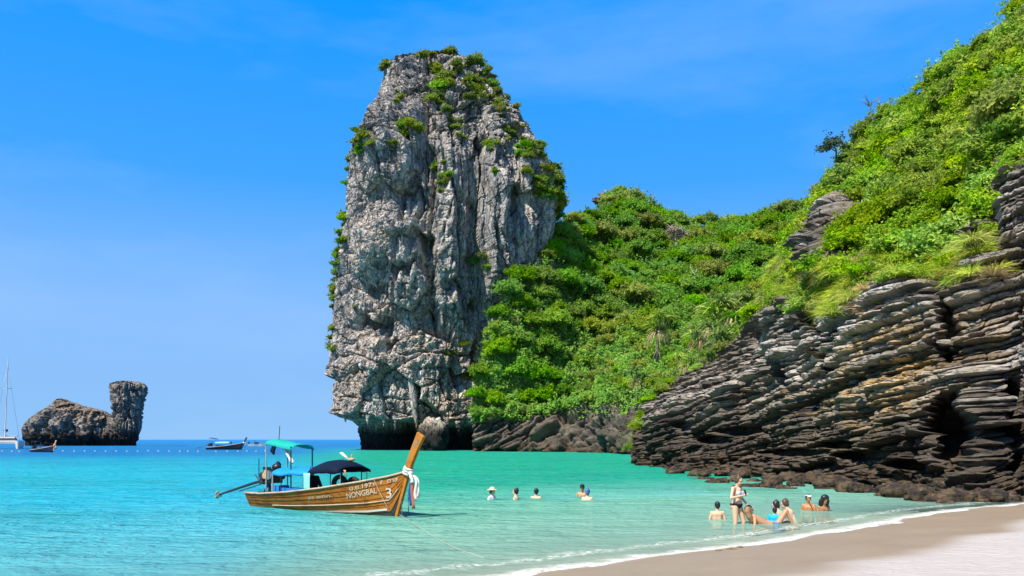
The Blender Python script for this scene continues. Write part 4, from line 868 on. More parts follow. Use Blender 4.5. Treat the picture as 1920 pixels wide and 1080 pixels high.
b.add([(0.01, p[1], p[2]) for p in pr] + [(-.03, p[1], p[2]) for p in pr], [tuple(range(len(pr))), tuple(range(2 * len(pr) - 1, len(pr) - 1, -1))] + [(i, i + len(pr), (i + 1) % len(pr) + len(pr), (i + 1) % len(pr)) for i in range(len(pr))])
b.build('transom', M['hull'], boat)
b = MB(); xs_ = np.linspace(.02, 6.0, 20); vs = []
for x_ in xs_: yv = float(hull_y(x_, .16)) - .03; vs += [(x_, -yv, .16 + .03 * x_), (x_, yv, .16 + .03 * x_)]
b.add(vs, [(2 * i, 2 * i + 2, 2 * i + 3, 2 * i + 1) for i in range(19)]); b.build('deck', M['inner'], boat)
b = MB(); xs_ = np.linspace(5.1, 6.95, 10); vs = []
for x_ in xs_: yv = float(bb_(x_)) - .02; vs += [(x_, -yv, gg_(x_) - .05), (x_, 0, gg_(x_) - .02), (x_, yv, gg_(x_) - .05)]
b.add(vs, [f for i in range(9) for f in ((3 * i, 3 * i + 3, 3 * i + 4, 3 * i + 1), (3 * i + 1, 3 * i + 4, 3 * i + 5, 3 * i + 2))]); b.build('foredeck', M['inner'], boat)
def plank_path(pts, wd, th):               # a board lying in the fore-and-aft plane
    pts = np.array(pts, float); vs = []; n = len(pts)
    for i in range(n):
        tg = pts[min(i + 1, n - 1)] - pts[max(i - 1, 0)]; tg /= np.linalg.norm(tg); nr = np.array([tg[1], -tg[0]])
        for s_, y_ in ((-1, -1), (1, -1), (1, 1), (-1, 1)): q = pts[i] + nr * s_ * wd[i] / 2; vs.append((q[0], y_ * th[i] / 2, q[1]))
    fs = [(3, 2, 1, 0), tuple(4 * (n - 1) + j for j in range(4))] + [(4 * i + j, 4 * i + (j + 1) % 4, 4 * i + 4 + (j + 1) % 4, 4 * i + 4 + j) for i in range(n - 1) for j in range(4)]
    return MB().add(vs, fs)
sp = [(6.36, -.3), (6.5, .0), (6.66, .45), (6.84, .92), (6.99, 1.28), (7.13, 1.58), (7.30, 1.92), (7.46, 2.2), (7.53, 2.33)]
st = plank_path(sp, [.24, .25, .26, .25, .21, .21, .24, .27, .29], [.10] * 4 + [.13, .13, .12, .11, .10]).build('stem', M['stem'], boat, smooth=False)
bv = st.modifiers.new('soft', 'BEVEL'); bv.width = .02; bv.segments = 2
plank_path([(7.32, 1.98), (7.44, 2.19)], [.13, .13], [.125, .125]).build('stem_inlay', M['inner'], st, smooth=False)
# cloth tied round the stem
g = MB(); 
for k in range(3): g.torus((6.98 + .03 * k, 0, 1.22 + .07 * k), .115, .04, (0, R(25), 0), 16, 8)
g.ball((7.14, -.03, 1.22), (.075, .09, .07)); kn = g.build('ribbon_knot', M['rib_w'], boat, auto=False)
for j, (mt, dx, dy, ln, wd) in enumerate([('rib_w', .22, -.02, .78, .08), ('rib_b', .07, -.06, .92, .11), ('rib_r', .15, -.07, 1.0, .09), ('rib_w', .13, -.10, .28, .09), ('rib_w', .26, .03, .70, .06)]):
    b = MB(); n = 10; vs = []
    for i in range(n):
        s_ = i / (n - 1); xx = 7.12 + dx * min(1, s_ * 4) + .02 * math.sin(6 * s_ + j); zz = 1.24 - ln * s_; wv_ = wd * (.5 + .5 * min(1, s_ * 3)) * .5
        for q in (-1, 0, 1): vs.append((xx + q * wv_ * .8, dy + q * wv_ * .6 + .02 * math.sin(9 * s_ + q * 2 + j), zz))
    b.add(vs, [(3 * i + q, 3 * i + q + 1, 3 * i + q + 4, 3 * i + q + 3) for i in range(n - 1) for q in range(2)]); o = b.build('ribbon', M[mt], boat, auto=False)
    sf = o.modifiers.new('cloth', 'SOLIDIFY'); sf.thickness = .012
b = MB(); b.tube([(6.85, -.10, .50), (6.90, -.13, .05), (6.98, -.14, .02), (7.10, -.14, .02), (7.16, -.13, .06), (7.10, -.08, .55)], .014, 6); b.build('boarding_step', M['metal'], boat, auto=False)
# lettering on the starboard bow
def lettering(txt, x0, z0, x1, z1, size, thick=.0):
    cu = bpy.data.curves.new('letters', 'FONT'); cu.body = txt; cu.size = 1.0; cu.resolution_u = 3; cu.offset = .004
    o = bpy.data.objects.new('tmp', cu); C.objects.link(o); dg = bpy.context.evaluated_depsgraph_get(); me = bpy.data.meshes.new_from_object(o.evaluated_get(dg))
    bpy.data.objects.remove(o); n = len(me.vertices)
    if n == 0: return
    co = np.empty(n * 3, np.float32); me.vertices.foreach_get('co', co); co = co.reshape(-1, 3); wdt = co[:, 0].max(); u_ = co[:, 0] / wdt
    x_ = x0 + (x1 - x0) * u_; z_ = z0 + (z1 - z0) * u_ + co[:, 1] * size; y_ = -(hull_y(x_, z_) + .034)
    me.vertices.foreach_set('co', np.stack([x_, y_, z_], -1).astype(np.float32).ravel()); me.update(); me.materials.clear(); me.name = 'lettering'
    link('lettering', me, M['paint'], boat)
lettering('NONGBAL', 5.0, .44, 6.06, .64, .235)
lettering('น.ย.197า', 5.14, .68, 6.0, .84, .18)
lettering('3', 6.31, .50, 6.52, .53, .40)
lettering('ล.', 6.18, .90, 6.30, .92, .18); lettering('ตาส', 6.40, .94, 6.74, 1.00, .17)
lettering('สส', 3.42, .36, 3.72, .39, .13); lettering('พทท.', 3.82, .40, 4.46, .47, .13)
# engine on its pivot with the long propeller shaft
en = MB(); en.box((.75, 0, .92), (.62, .36, .34)); en.box((.80, 0, 1.14), (.46, .30, .14), (0, .1, 0)); en.tube([(.95, -.26, 1.02), (.95, .26, 1.02)], .17, 14); en.tube([(.50, -.24, .98), (.50, .22, .98)], .12, 12)
for k in range(4): en.tube([(.58 + .11 * k, -.18, 1.1), (.58 + .11 * k, -.22, 1.28)], .03, 7)
en.tube([(1.02, .08, 1.15), (1.02, .08, 1.36), (.9, .1, 1.42)], .06, 8); en.box((.42, -.05, .80), (.2, .3, .2)); en.ball((1.0, -.02, 1.28), (.17, .14, .12)); eng = en.build('engine', M['metal'], boat)
MB().tube([(.72, -.22, 1.0), (.72, -.30, 1.0)], .11, 12).build('air_filter', M['rust'], eng); MB().box((.72, -.21, 1.13), (.16, .06, .10)).build('filter_bracket', M['rust'], eng)
MB().tube([(.95, -.27, 1.02), (.95, -.30, 1.02)], .15, 14).build('flywheel', M['steel'], eng)
b = MB(); b.tube([(.6, 0, .2), (.6, 0, .80)], .05, 8); b.box((.6, 0, .42), (.30, .7, .08)); b.tube([(.45, -.1, .45), (.62, 0, .8)], .03, 6); b.build('engine_mount', M['metal'], boat)
b = MB(); b.tube([(.5, 0, .86), (-.4, 0, .68), (-2.35, 0, .22)], [.055, .05, .035], 8); b.tube([(.3, 0, .72), (-1.1, 0, .40)], .018, 6); sh = b.build('propeller_shaft', M['metal'], boat)
b = MB(); b.tube([(-2.30, 0, .235), (-2.45, 0, .20)], [.045, .02], 8)
for k in range(3): a = k * 2.094; b.box((-2.38, .09 * math.cos(a), .215 + .09 * math.sin(a)), (.03, .08, .15), (a + .4, .4, 0))
b.build('propeller', M['rail'], sh)
MB().tube([(.9, 0, .95), (1.45, -.05, 1.02), (1.75, -.05, 1.0)], [.025, .02, .025], 6).build('tiller', M['metal'], boat)
MB().tube([(.15, -.05, .75), (-.05, -.1, 1.0)], .02, 6).build('exhaust_pipe', M['metal'], boat)
def sheet(name, fn, nu, nv, mat, th=.02, parent=None):
    vs = [fn(i / (nu - 1), j / (nv - 1)) for i in range(nu) for j in range(nv)]
    o = MB().add(vs, [(i * nv + j, (i + 1) * nv + j, (i + 1) * nv + j + 1, i * nv + j + 1) for i in range(nu - 1) for j in range(nv - 1)]).build(name, mat, parent or boat, auto=False)
    m_ = o.modifiers.new('cloth', 'SOLIDIFY'); m_.thickness = th; return o
nz_ = lambda a, b_, c_: float(perlin(a, b_, c_))
def gcan(u_, v_): x_ = .95 + 1.4 * u_; y_ = (v_ - .5) * .92; return (x_, y_, 2.10 - .18 * u_ + .10 * (1 - (2 * v_ - 1) ** 2) + .03 * nz_(u_ * 4, v_ * 3, .3) - .07 * (abs(2 * v_ - 1) > .9))
def bcan(u_, v_): x_ = 1.55 + 1.95 * u_; a = math.pi * v_; return (x_, -.62 * math.cos(a), 1.07 + .06 * u_ + .22 * math.sin(a) ** .8 + .05 * nz_(u_ * 3, v_ * 3, 2.3) - .05 * math.sin(math.pi * u_ * 2) ** 2)
def ncan(u_, v_): x_ = 3.40 + 1.38 * u_; a = math.pi * v_; dm = math.sin(math.pi * (.12 + .80 * u_)) ** .6; return (x_, -.66 * math.cos(a), 1.14 + .05 * u_ + .40 * math.sin(a) ** .8 * dm + .015 * nz_(u_ * 5, v_ * 4, 5.3))
sheet('green_canopy', gcan, 14, 9, M['green_c']); sheet('blue_canopy', bcan, 12, 13, M['blue_c']); sheet('navy_canopy', ncan, 14, 13, M['navy_c'])
def post(x_, y_, z0, z1, r_=.02, mat='pole', lean=0): MB().tube([(x_, y_, z0), (x_ + lean, y_, z1)], r_, 7).build('post', M[mat], boat)
for y_ in (-.58, .58):
    post(1.0, y_ * .72, .35, 2.08); post(2.28, y_ * .72, .5, 1.96, .022, 'metal'); post(1.6, y_ * 1.05, .4, 1.08, .025, 'pole'); post(2.0, y_, .45, 1.10, .016, 'metal'); post(3.45, y_ * 1.1, .55, 1.16, .03, 'metal'); post(4.4, y_ * 1.05, .7, 1.18, .016, 'metal'); post(4.74, y_ * .9, .75, 1.2, .014, 'pole')
post(1.1, .0, 2.1, 2.62, .012, 'metal', .05); post(.3, -.2, .9, 1.55, .015, 'metal')
MB().tube([(1.7, -.3, 2.0), (2.25, -.35, 1.42)], .035, 7).build('stay', M['white'], boat); MB().tube([(1.85, -.2, 1.86), (2.22, -.28, 1.45)], .025, 7).build('stay', M['white'], boat)
sheet('hanging_cloth', lambda u_, v_: (1.35 + .18 * u_ - .12 * v_, -.40, 2.0 - .32 * v_ * (.6 + .4 * u_)), 5, 6, M['navy_c'], .04)
sheet('side_curtain', lambda u_, v_: (3.22 + .30 * u_, -.66 + .02 * nz_(u_ * 5, v_, 1), 1.16 - .55 * v_), 8, 6, M['curtain'], .012)
MB().box((2.35, -.22, .56), (1.7, .45, .16)).build('bench', M['blue_p'], boat, smooth=False); MB().box((1.6, -.3, .58), (.35, .4, .26)).build('locker', M['blue_p'], boat, smooth=False)
ty = 'black car tyre standing upright on the foredeck of the longtail boat'
def place_on_boat(o): o.matrix_world = Matrix.Translation(boat.location) @ Euler(boat.rotation_euler).to_matrix().to_4x4() @ o.matrix_basis
for (x_, y_, z_, r1, lab) in [(4.28, -.15, .84, .21, 'larger black tyre standing upright in the longtail boat under the navy canopy'), (4.78, -.05, .84, .16, 'smaller black tyre standing in the longtail boat just ahead of the larger tyre')]:
    o = MB().torus((0, 0, 0), r1, .075, (R(90), 0, 0), 28, 10).build('tyre', M['rubber'], None, auto=False, label=lab, cat='tyre'); o.location = (x_, y_, z_); o.rotation_euler = (0, 0, .25); place_on_boat(o)
b = MB(); b.tube([(0, 0, 0), (-.34, 0, .20)], [.05, .075], 8, flat=.35); b.ball((.12, 0, .0), (.12, .09, .06), mi=1); b.tube([(.1, 0, 0), (.14, 0, .16)], .02, 6, mi=1)
o = b.build('wrapped_bundle', [M['white'], M['rust']], None, auto=False, label='small white and brown bundle lying on top of the navy boat canopy', cat='bundle'); o.location = (4.35, .15, 1.57); place_on_boat(o)
sheet('streamer', lambda u_, v_: (4.80 + .10 * u_, -.45 + .03 * v_, 1.28 - .22 * v_ * u_), 4, 4, M['rib_o'], .02)
# mooring line
Rz = Euler(boat.rotation_euler).to_matrix(); wp = lambda p: np.array(Vector(boat.location) + Rz @ Vector(p))
p0 = wp((6.05, -.40, 1.02)); ctl = [p0, wp((6.62, -.42, .28)), water_at(748, 968) + [0, 0, .06], water_at(790, 993) + [0, 0, .02], water_at(840, 1022) + [0, 0, .012], water_at(908, 1046) + [0, 0, .0]]
pts = []
for i in range(len(ctl) - 1):
    a0, a1, a2, a3 = ctl[max(i - 1, 0)], ctl[i], ctl[i + 1], ctl[min(i + 2, len(ctl) - 1)]
    for k in range(8):
        q = k / 8; pts.append(.5 * ((2 * a1) + (-a0 + a2) * q + (2 * a0 - 5 * a1 + 4 * a2 - a3) * q * q + (-a0 + 3 * a1 - 3 * a2 + a3) * q ** 3))
MB().tube(pts + [ctl[-1]], .0065, 6).build('mooring_rope', M['rope'], None, auto=False, label='thin mooring rope running from the longtail bow down into the shallows', cat='rope')

# ------------------------------------------------------------------ far boats
def far_longtail(loc, rz, sc_, hull, can, lab, ribbons, brown):
    e = bpy.data.objects.new('longtail_boat', None); C.objects.link(e); e.location = [float(c) for c in loc]; e.rotation_euler = (0, 0, rz); e.scale = (sc_,) * 3; tag(e, lab, 'boat')
    b = MB(); xs_ = np.linspace(0, 7, 16); vs = []
    for x_ in xs_:
        for q in (-1, -.75, -.4, 0, .4, .75, 1): yv, zv = hull_pt(x_, abs(q)); vs.append((x_, math.copysign(yv, q) if q else 0, zv))
    b.add(vs, [(7 * i + j, 7 * i + j + 1, 7 * i + 8 + j, 7 * i + 7 + j) for i in range(15) for j in range(6)] + [(0, 6, 5, 4, 3, 2, 1)]); b.add([vs[7 * i + j] for i in range(16) for j in (0, 6)], [(2 * i, 2 * i + 2, 2 * i + 3, 2 * i + 1) for i in range(15)])
    b.build('hull', hull, e, auto=False)
    plank_path([(6.6, .3), (6.95, 1.2), (7.25, 1.75), (7.5, 2.2)], [.25, .22, .24, .28], [.12] * 4).build('stem', M['rail'] if brown else M['metal'], e, smooth=False)
    for k in (-1, 1): MB().tube([(x_, k * bb_(x_), gg_(x_) + .03) for x_ in xs_], .05, 5).build('gunwale', M['rail'], e, auto=False)
    sheet('canopy', lambda u_, v_: (1.8 + 2.7 * u_, -.6 * math.cos(math.pi * v_), 1.15 + .28 * math.sin(math.pi * v_)), 5, 7, can, .04, e)
    sheet('stern_canopy', lambda u_, v_: (.7 + 1.2 * u_, (v_ - .5), 2.15 - .2 * u_), 4, 4, M['navy_c'], .06, e)
    for x_, z1 in ((.8, 2.1), (1.8, 1.98), (2.0, 1.15), (3.2, 1.15), (4.4, 1.15)):
        for y_ in (-.5, .5): MB().tube([(x_, y_, .4), (x_, y_, z1)], .025, 5).build('post', M['metal'], e, auto=False)
    b = MB(); b.box((.6, 0, .85), (.7, .45, .45)); b.tube([(.8, -.3, 1.0), (.8, .3, 1.0)], .2, 10); b.build('engine', M['metal'], e)
    MB().tube([(.4, 0, .8), (-2.2, 0, .2)], [.05, .03], 6).build('propeller_shaft', M['metal'], e, auto=False)
    MB().box((2.6, 0, .62), (1.4, .8, .35)).build('cargo_box', M['metal'], e, smooth=False)
    for k, m_ in enumerate(ribbons): b = MB(); b.torus((6.98 + .05 * k, 0, 1.2 + .10 * k), .16, .07, (0, R(25), 0), 12, 6); b.tube([(7.2, 0, 1.2 + .1 * k), (7.28 + .05 * k, .05 * k, .55)], [.07, .05], 5); b.build('ribbon', m_, e, auto=False)
    return e
c0 = water_at(388, 843); far_longtail(c0, R(-6), 1.20, M['black_h'], M['curtain'], 'black longtail boat anchored far out in profile with a pale canopy', [M['rib_w'], M['rib_w']], False)
c0 = water_at(60, 847.5); far_longtail(c0, R(-28), .92, M['black_h'], M['navy_c'], 'dark longtail boat with orange ribbons on its bow in front of the camel shaped islet', [M['rib_o'], M['rib_o'], M['rib_w'], M['rib_o']], True)
e = bpy.data.objects.new('motor_boat', None); C.objects.link(e); e.location = [float(c) for c in water_at(466, 836.5)]; tag(e, 'low white motor boat far out just beyond the bow of the black longtail', 'boat')
b = MB(); vs = []
for x_, hw, z0, z1 in ((0, .9, -.1, .7), (2.5, 1.0, -.1, .75), (4.5, .7, 0, .9), (6.2, .08, .6, 1.05)): vs += [(x_, -hw * .7, z0), (x_, -hw, z1), (x_, hw, z1), (x_, hw * .7, z0)]
b.add(vs, [(4 * i + j, 4 * i + (j + 1) % 4, 4 * i + 4 + (j + 1) % 4, 4 * i + 4 + j) for i in range(3) for j in range(4)] + [(3, 2, 1, 0)]); b.build('hull', M['white'], e, smooth=False)
MB().box((2.6, 0, 1.05), (1.2, 1.4, .5), taper=.8).build('cabin', M['navy_c'], e, smooth=False); MB().box((.1, 0, 1.0), (.4, .5, .9)).build('outboard', M['metal'], e, smooth=False)
MB().tube([(2.0, 0, 1.2), (1.9, 0, 2.1)], .04, 5).build('mast', M['metal'], e, auto=False); MB().tube([(2.0, -.7, 1.9), (2.0, .7, 1.9)], .05, 5).build('cross_bar', M['metal'], e, auto=False)
# catamaran
e = bpy.data.objects.new('catamaran', None); C.objects.link(e); c0 = water_at(10, 841); e.location = [float(c) for c in c0]; e.rotation_euler = (0, 0, R(-62)); tag(e, 'white sailing catamaran with bare mast anchored left of the rock islet', 'catamaran')
for s_ in (-1, 1):
    b = MB(); vs = []
    for x_, hw, z0, z1 in ((-5.5, .7, .2, 1.0), (-4, .85, -.3, 1.7), (0, .9, -.4, 1.8), (3.5, .7, -.3, 1.85), (5.6, .12, -.2, 1.9)): vs += [(x_, s_ * 2.9 - hw * .6, z0), (x_, s_ * 2.9 - hw, z1), (x_, s_ * 2.9 + hw, z1), (x_, s_ * 2.9 + hw * .6, z0)]
    b.add(vs, [(4 * i + j, 4 * i + (j + 1) % 4, 4 * i + 4 + (j + 1) % 4, 4 * i + 4 + j) for i in range(4) for j in range(4)] + [(3, 2, 1, 0), (16, 17, 18, 19)]); b.build('hull', M['white'], e, smooth=False)
MB().box((-.6, 0, 1.45), (7.5, 5.2, .5)).build('bridge_deck', M['white'], e, smooth=False)
cb_ = MB().box((-.8, 0, 2.25), (5.0, 4.6, 1.1), taper=.86).build('cabin', M['white'], e, smooth=False); MB().box((-.8, 0, 2.3), (4.95, 4.62, .42), taper=.93).build('window', M['metal'], cb_, smooth=False)
MB().box((-1.6, 0, 3.05), (5.4, 4.8, .22)).build('roof', M['white'], e, smooth=False)
mst = MB().tube([(1.2, 0, 2.8), (1.25, .3, 12), (1.3, .75, 22.3)], [.16, .13, .08], 8).build('mast', M['white'], e)
MB().tube([(1.2, -.9, 14.5), (1.2, 1.5, 14.5)], .05, 5).build('spreader', M['steel'], mst, auto=False)
MB().tube([(1.1, 0, 4.0), (-4.4, 0, 4.2)], .16, 7).build('boom', M['steel'], e); MB().tube([(.9, 0, 4.35), (-4.2, 0, 4.45)], .30, 8).build('sail_cover', M['navy_c'], e)
for q in ((5.4, 0, 1.9), (-1.5, -2.9, 1.8), (-1.5, 2.9, 1.8)): MB().tube([(1.3, .6, 20), q], .028, 4).build('shroud', M['steel'], e, auto=False)
# swimming line buoys
bp = bmesh.new(); bm0 = MB().ball((0, 0, .05), (.13, .13, .11), 8, 6); me = bm0.mesh('float_buoy'); me.materials.append(M['white']); bp.free()
for i, px in enumerate([4, 22, 36, 118, 139, 159, 178, 198, 218, 238, 258, 278, 297, 317, 337, 352, 371, 405, 426, 446, 463, 480, 497, 516]):
    o = link('float_buoy', me, (), None, water_at(px, 846.5 + random.uniform(-.6, .6)), 'small white float on the swimming line across the bay', 'buoy', 'floats of the swimming line')
o = lump('dinghy', water_at(209, 834.3) + np.array([0, 0, .1]), (1.5, .6, .45), 91.3, M['white'], None, .1, .6, 14, 8, label='tiny pale dinghy at the dark foot of the camel shaped islet', cat='dinghy')

# ------------------------------------------------------------------ people
def skin(name, c): return simple(name, c, .5, .35, .12, 7)
M['skin'] = skin('fair skin', (.56, .33, .205)); M['skin_t'] = skin('tanned skin', (.44, .21, .10)); M['skin_d'] = skin('deep tanned skin', (.36, .155, .065)); M['skin_p'] = skin('pale skin', (.60, .38, .25))
M['hair_k'] = simple('black hair', (.012, .010, .009), .45, .4, .4, 20); M['hair_b'] = simple('brown hair', (.07, .036, .018), .5, .35, .4, 20); M['hair_l'] = simple('dark blond hair', (.20, .115, .05), .5, .3, .4, 20)
M['cl_white'] = simple('white cotton', (.56, .54, .50), .9, .1, .08, 10); M['straw'] = simple('pale straw', (.62, .52, .36), .9, .1, .15, 30); M['cl_black'] = simple('black swim cloth', (.015, .013, .013), .7, .2, .3, 10)
M['cl_grey'] = simple('pale grey swim cloth', (.42, .42, .46), .7, .2, .2, 20); M['cl_blue'] = simple('bright blue swim cloth', (.01, .34, .72), .7, .2, .2, 10); M['cl_navy'] = simple('blue grey scarf', (.07, .13, .26), .9, .1, .3, 14); M['eye'] = simple('dark eye', (.02, .015, .012), .2, .5, .1, 9)
def remeshed(b, name, voxel=.014, smooth=5):
    o = bpy.data.objects.new('tmp', b.mesh('tmp')); C.objects.link(o); m_ = o.modifiers.new('r', 'REMESH'); m_.mode = 'VOXEL'; m_.voxel_size = voxel; m_.use_smooth_shade = True
    s_ = o.modifiers.new('s', 'SMOOTH'); s_.factor = .5; s_.iterations = smooth
    dg = bpy.context.evaluated_depsgraph_get(); me = bpy.data.meshes.new_from_object(o.evaluated_get(dg)); me.name = name; old = o.data; bpy.data.objects.remove(o); bpy.data.meshes.remove(old); return me
def cap_(b, p, q, r0, r1): b.tube([p, [(i + j) / 2 for i, j in zip(p, q)], q], [r0, (r0 + r1) / 2 * 1.03, r1], 10); b.ball(p, r0, 10, 8); b.ball(q, r1, 10, 8)
def hand(b, p, d, side, k=1.0):
    d = Vector(d).normalized(); up = Vector((0, 0, 1)) if abs(d.z) < .8 else Vector((1, 0, 0)); a = d.cross(up).normalized() * side; n_ = a.cross(d); p = Vector(p)
    b.ball(p + d * .05 * k, (.035 * k, .035 * k, .035 * k)); b.ball(p + d * .075 * k, .036 * k)
    for i, l_ in enumerate((.07, .08, .075, .06)):
        s_ = p + d * .09 * k + a * (i - 1.5) * .021 * k; m_ = s_ + d * l_ * .5 * k; e_ = m_ + (d + n_ * .5 * side).normalized() * l_ * .5 * k; b.tube([s_, m_, e_], [.011 * k, .0105 * k, .009 * k], 6)
    s_ = p + d * .04 * k - a * .035 * k; b.tube([s_, s_ + (d - a).normalized() * .05 * k], [.014 * k, .011 * k], 6)
def head(b, c, yaw, pitch, k=1.0):
    Mx = (Matrix.Rotation(yaw, 3, 'Z') @ Matrix.Rotation(pitch, 3, 'X')); T = lambda v: Vector(c) + Mx @ (Vector(v) * k); e_ = Mx.to_euler()
    b.ball(T((0, .012, .03)), (.076 * k, .095 * k, .088 * k), 14, 10, e_); b.ball(T((0, -.03, -.045)), (.056 * k, .062 * k, .070 * k), 12, 8, e_)
    b.tube([T((0, -.085, .03)), T((0, -.112, -.018)), T((0, -.085, -.028))], [.010 * k, .017 * k, .012 * k], 6)
    for s_ in (-1, 1): b.ball(T((s_ * .078, .012, -.005)), (.012 * k, .020 * k, .032 * k), 8, 6, e_); b.ball(T((s_ * .03, -.078, .035)), (.026 * k, .014 * k, .010 * k), 8, 6, e_)
    b.ball(T((0, -.085, -.058)), (.026 * k, .012 * k, .010 * k), 8, 6, e_); b.ball(T((0, -.080, -.098)), (.024 * k, .02 * k, .018 * k), 8, 6, e_)
    return T, e_
def hair_on(b, T, e_, k, style):
    b.ball(T((0, .026, .042)), (.084 * k, .094 * k, .088 * k), 14, 10, e_); b.ball(T((0, .06, -.02)), (.078 * k, .062 * k, .085 * k), 12, 8, e_)
    for s_ in (-1, 1): b.ball(T((s_ * .062, .02, .01)), (.028 * k, .055 * k, .07 * k), 10, 8, e_)
    if style == 'bun': b.ball(T((0, .07, .115)), .045 * k); b.ball(T((0, .10, .05)), (.05 * k, .045 * k, .05 * k))
    if style == 'long':
        b.tube([T((0, .06, .02)), T((0, .10, -.10)), T((0, .115, -.24)), T((.01, .10, -.36))], [.08 * k, .088 * k, .078 * k, .04 * k], 12)
    if style == 'mane':
        for s_ in (-1, 1): b.tube([T((s_ * .05, .02, .06)), T((s_ * .11, .02, -.05)), T((s_ * .11, .0, -.2)), T((s_ * .09, .0, -.32))], [.06 * k, .07 * k, .06 * k, .04 * k], 10)
        b.ball(T((0, .03, .06)), (.13 * k, .11 * k, .11 * k), 14, 10, e_)
def face_parts(T, k, root):
    for s_ in (-1, 1): MB().ball(T((s_ * .030, -.088, .018)), .010 * k, 8, 6).build('eye', M['eye'], root, auto=False)
    MB().ball(T((0, -.097, -.058)), (.022 * k, .007 * k, .007 * k), 8, 6).build('mouth', M['rib_r'], root, auto=False)
def cover_part(name, me, pred, off, mat, root):
    bm = bmesh.new(); bm.from_mesh(me); bm.normal_update(); dl = [f for f in bm.faces if not pred(f.calc_center_median())]; bmesh.ops.delete(bm, geom=dl, context='FACES')
    if not bm.faces: bm.free(); return
    for v in bm.verts: v.co += v.normal * off
    m2_ = bpy.data.meshes.new(name); bm.to_mesh(m2_); bm.free(); m2_.materials.clear(); o = link(name, m2_, mat, root); sf = o.modifiers.new('cloth', 'SOLIDIFY'); sf.thickness = .006; sf.offset = 1; return o
def bather(px, py, yaw, zs, label, sk, hair, style='short', lean=0.0, headyaw=0.0, pitch=0.0, arms='down', k=1.0, female=True, sit=True):
    """someone low in the water; zs: height of the shoulders above it"""
    root = None; c = water_at(px, py); b = MB(); Rl = Matrix.Rotation(lean, 3, 'X')
    zp = zs - .50 * k; J = lambda x_, y_, z_: Vector((0, 0, zp)) + Rl @ Vector((x_ * k, y_ * k, z_ * k))
    sw = .155 if female else .175
    for p_, q_, r0, r1 in [((0, 0, 0), (0, .01, .20), .13, .115), ((0, .01, .20), (0, 0, .40), .115, .13)]: 
        for s_ in (-.055, .055): cap_(b, J(p_[0] + s_, p_[1], p_[2]), J(q_[0] + s_, q_[1], q_[2]), r0 * k * .8, r1 * k * .8)
    cap_(b, J(-sw, 0, .47), J(sw, 0, .47), .055 * k, .055 * k); cap_(b, J(0, .0, .45), J(0, -.015, .60), .06 * k, .052 * k); cap_(b, J(-.08, .01, .42), J(.08, .01, .42), .10 * k, .10 * k)
    hc = J(0, -.03, .70); T, e_ = head(b, hc, headyaw, pitch + lean * .3, k)
    for s_ in (-1, 1):
        if arms == 'down': el, hd = J(s_ * (sw + .07), .02, .22), J(s_ * (sw + .03), -.18, .06)
        elif arms == 'prop': el, hd = J(s_ * (sw + .05), -.02, .24), J(s_ * (sw + .03), -.10, .0)
        elif arms == 'face': el, hd = (J(s_ * (sw + .06), -.14, .30), J(s_ * .07, -.17, .60)) if s_ > 0 else (J(s_ * (sw + .07), .02, .22), J(s_ * (sw + .03), -.18, .06))
        cap_(b, J(s_ * sw, 0, .465), el, .048 * k, .038 * k); cap_(b, el, hd, .038 * k, .027 * k); hand(b, hd, (hd - el), s_, k)
    for s_ in (-1, 1):
        if sit: kn, ft = Vector((s_ * .16 * k, -.40 * k, zp + .10 * k)), Vector((s_ * .12 * k, -.72 * k, zp - .08))
        else: kn, ft = Vector((s_ * .11 * k, -.20 * k, zp - .38 * k)), Vector((s_ * .10 * k, .0, zp - .78 * k))
        cap_(b, Vector((s_ * .09 * k, 0, zp)), kn, .085 * k, .058 * k); cap_(b, kn, ft, .056 * k, .036 * k); cap_(b, ft, ft + Vector((0, -.14 * k, -.02)), .035 * k, .026 * k)
    me = remeshed(b, 'person', .018 * k); o = link('person', me, M[sk], None, c, label, 'person'); o.rotation_euler = (0, 0, yaw)
    if hair: hb_ = MB(); hair_on(hb_, T, e_, k, style); link('hair', remeshed(hb_, 'hair', .014 * k, 3), M[hair], o)
    face_parts(T, k, o); return o, T, e_, me, zp, J
Y = R
o, T, e_, me, zp, J = bather(922, 936.5, Y(60), .10, 'bather in a wide brimmed straw hat and white shirt out in the green water', 'skin', 'hair_b', sit=False)
hb_ = MB(); hb_.ball(T((0, .01, .085)), (.10, .105, .085), 16, 10); hb_.tube([T((0, .01, .055)), T((0, .01, .068)), T((0, .01, .08))], [.20, .195, .11], 20); link('hat', remeshed(hb_, 'hat', .014, 2), M['straw'], o)
MB().torus(T((0, .01, .092)), .103, .010, (0, 0, 0), 20, 6).build('hat_band', M['rib_r'], o, auto=False); cover_part('shirt', me, lambda c: c.z < zp + .535 and c.z > zp - .05, .008, M['cl_white'], o)
o, *_ = bather(967.5, 936.5, Y(-110), .09, 'dark haired bather in profile between the straw hat bather and the next swimmer', 'skin_p', 'hair_k', 'bun', sit=False)
o, *_ = bather(1005, 934, Y(150), .05, 'black haired swimmer seen from behind with only head and shoulders out', 'skin', 'hair_k', sit=False, female=False, headyaw=.4)
o, T, e_, me, zp, J = bather(1092, 930.5, Y(-20), .13, 'swimmer in a dark cap facing the shore beside the blue scarf swimmer', 'skin_t', 'hair_k', sit=False, female=False)
hb_ = MB(); hb_.ball(T((0, .0, .07)), (.095, .11, .075), 14, 8); hb_.ball(T((0, -.10, .05)), (.075, .07, .012), 12, 6); link('cap', remeshed(hb_, 'cap', .012, 2), M['cl_black'], o)
o, T, e_, me, zp, J = bather(1101, 938, Y(165), .10, 'swimmer with a blue grey scarf over the hair seen from behind', 'skin_p', None, sit=False, headyaw=.3)
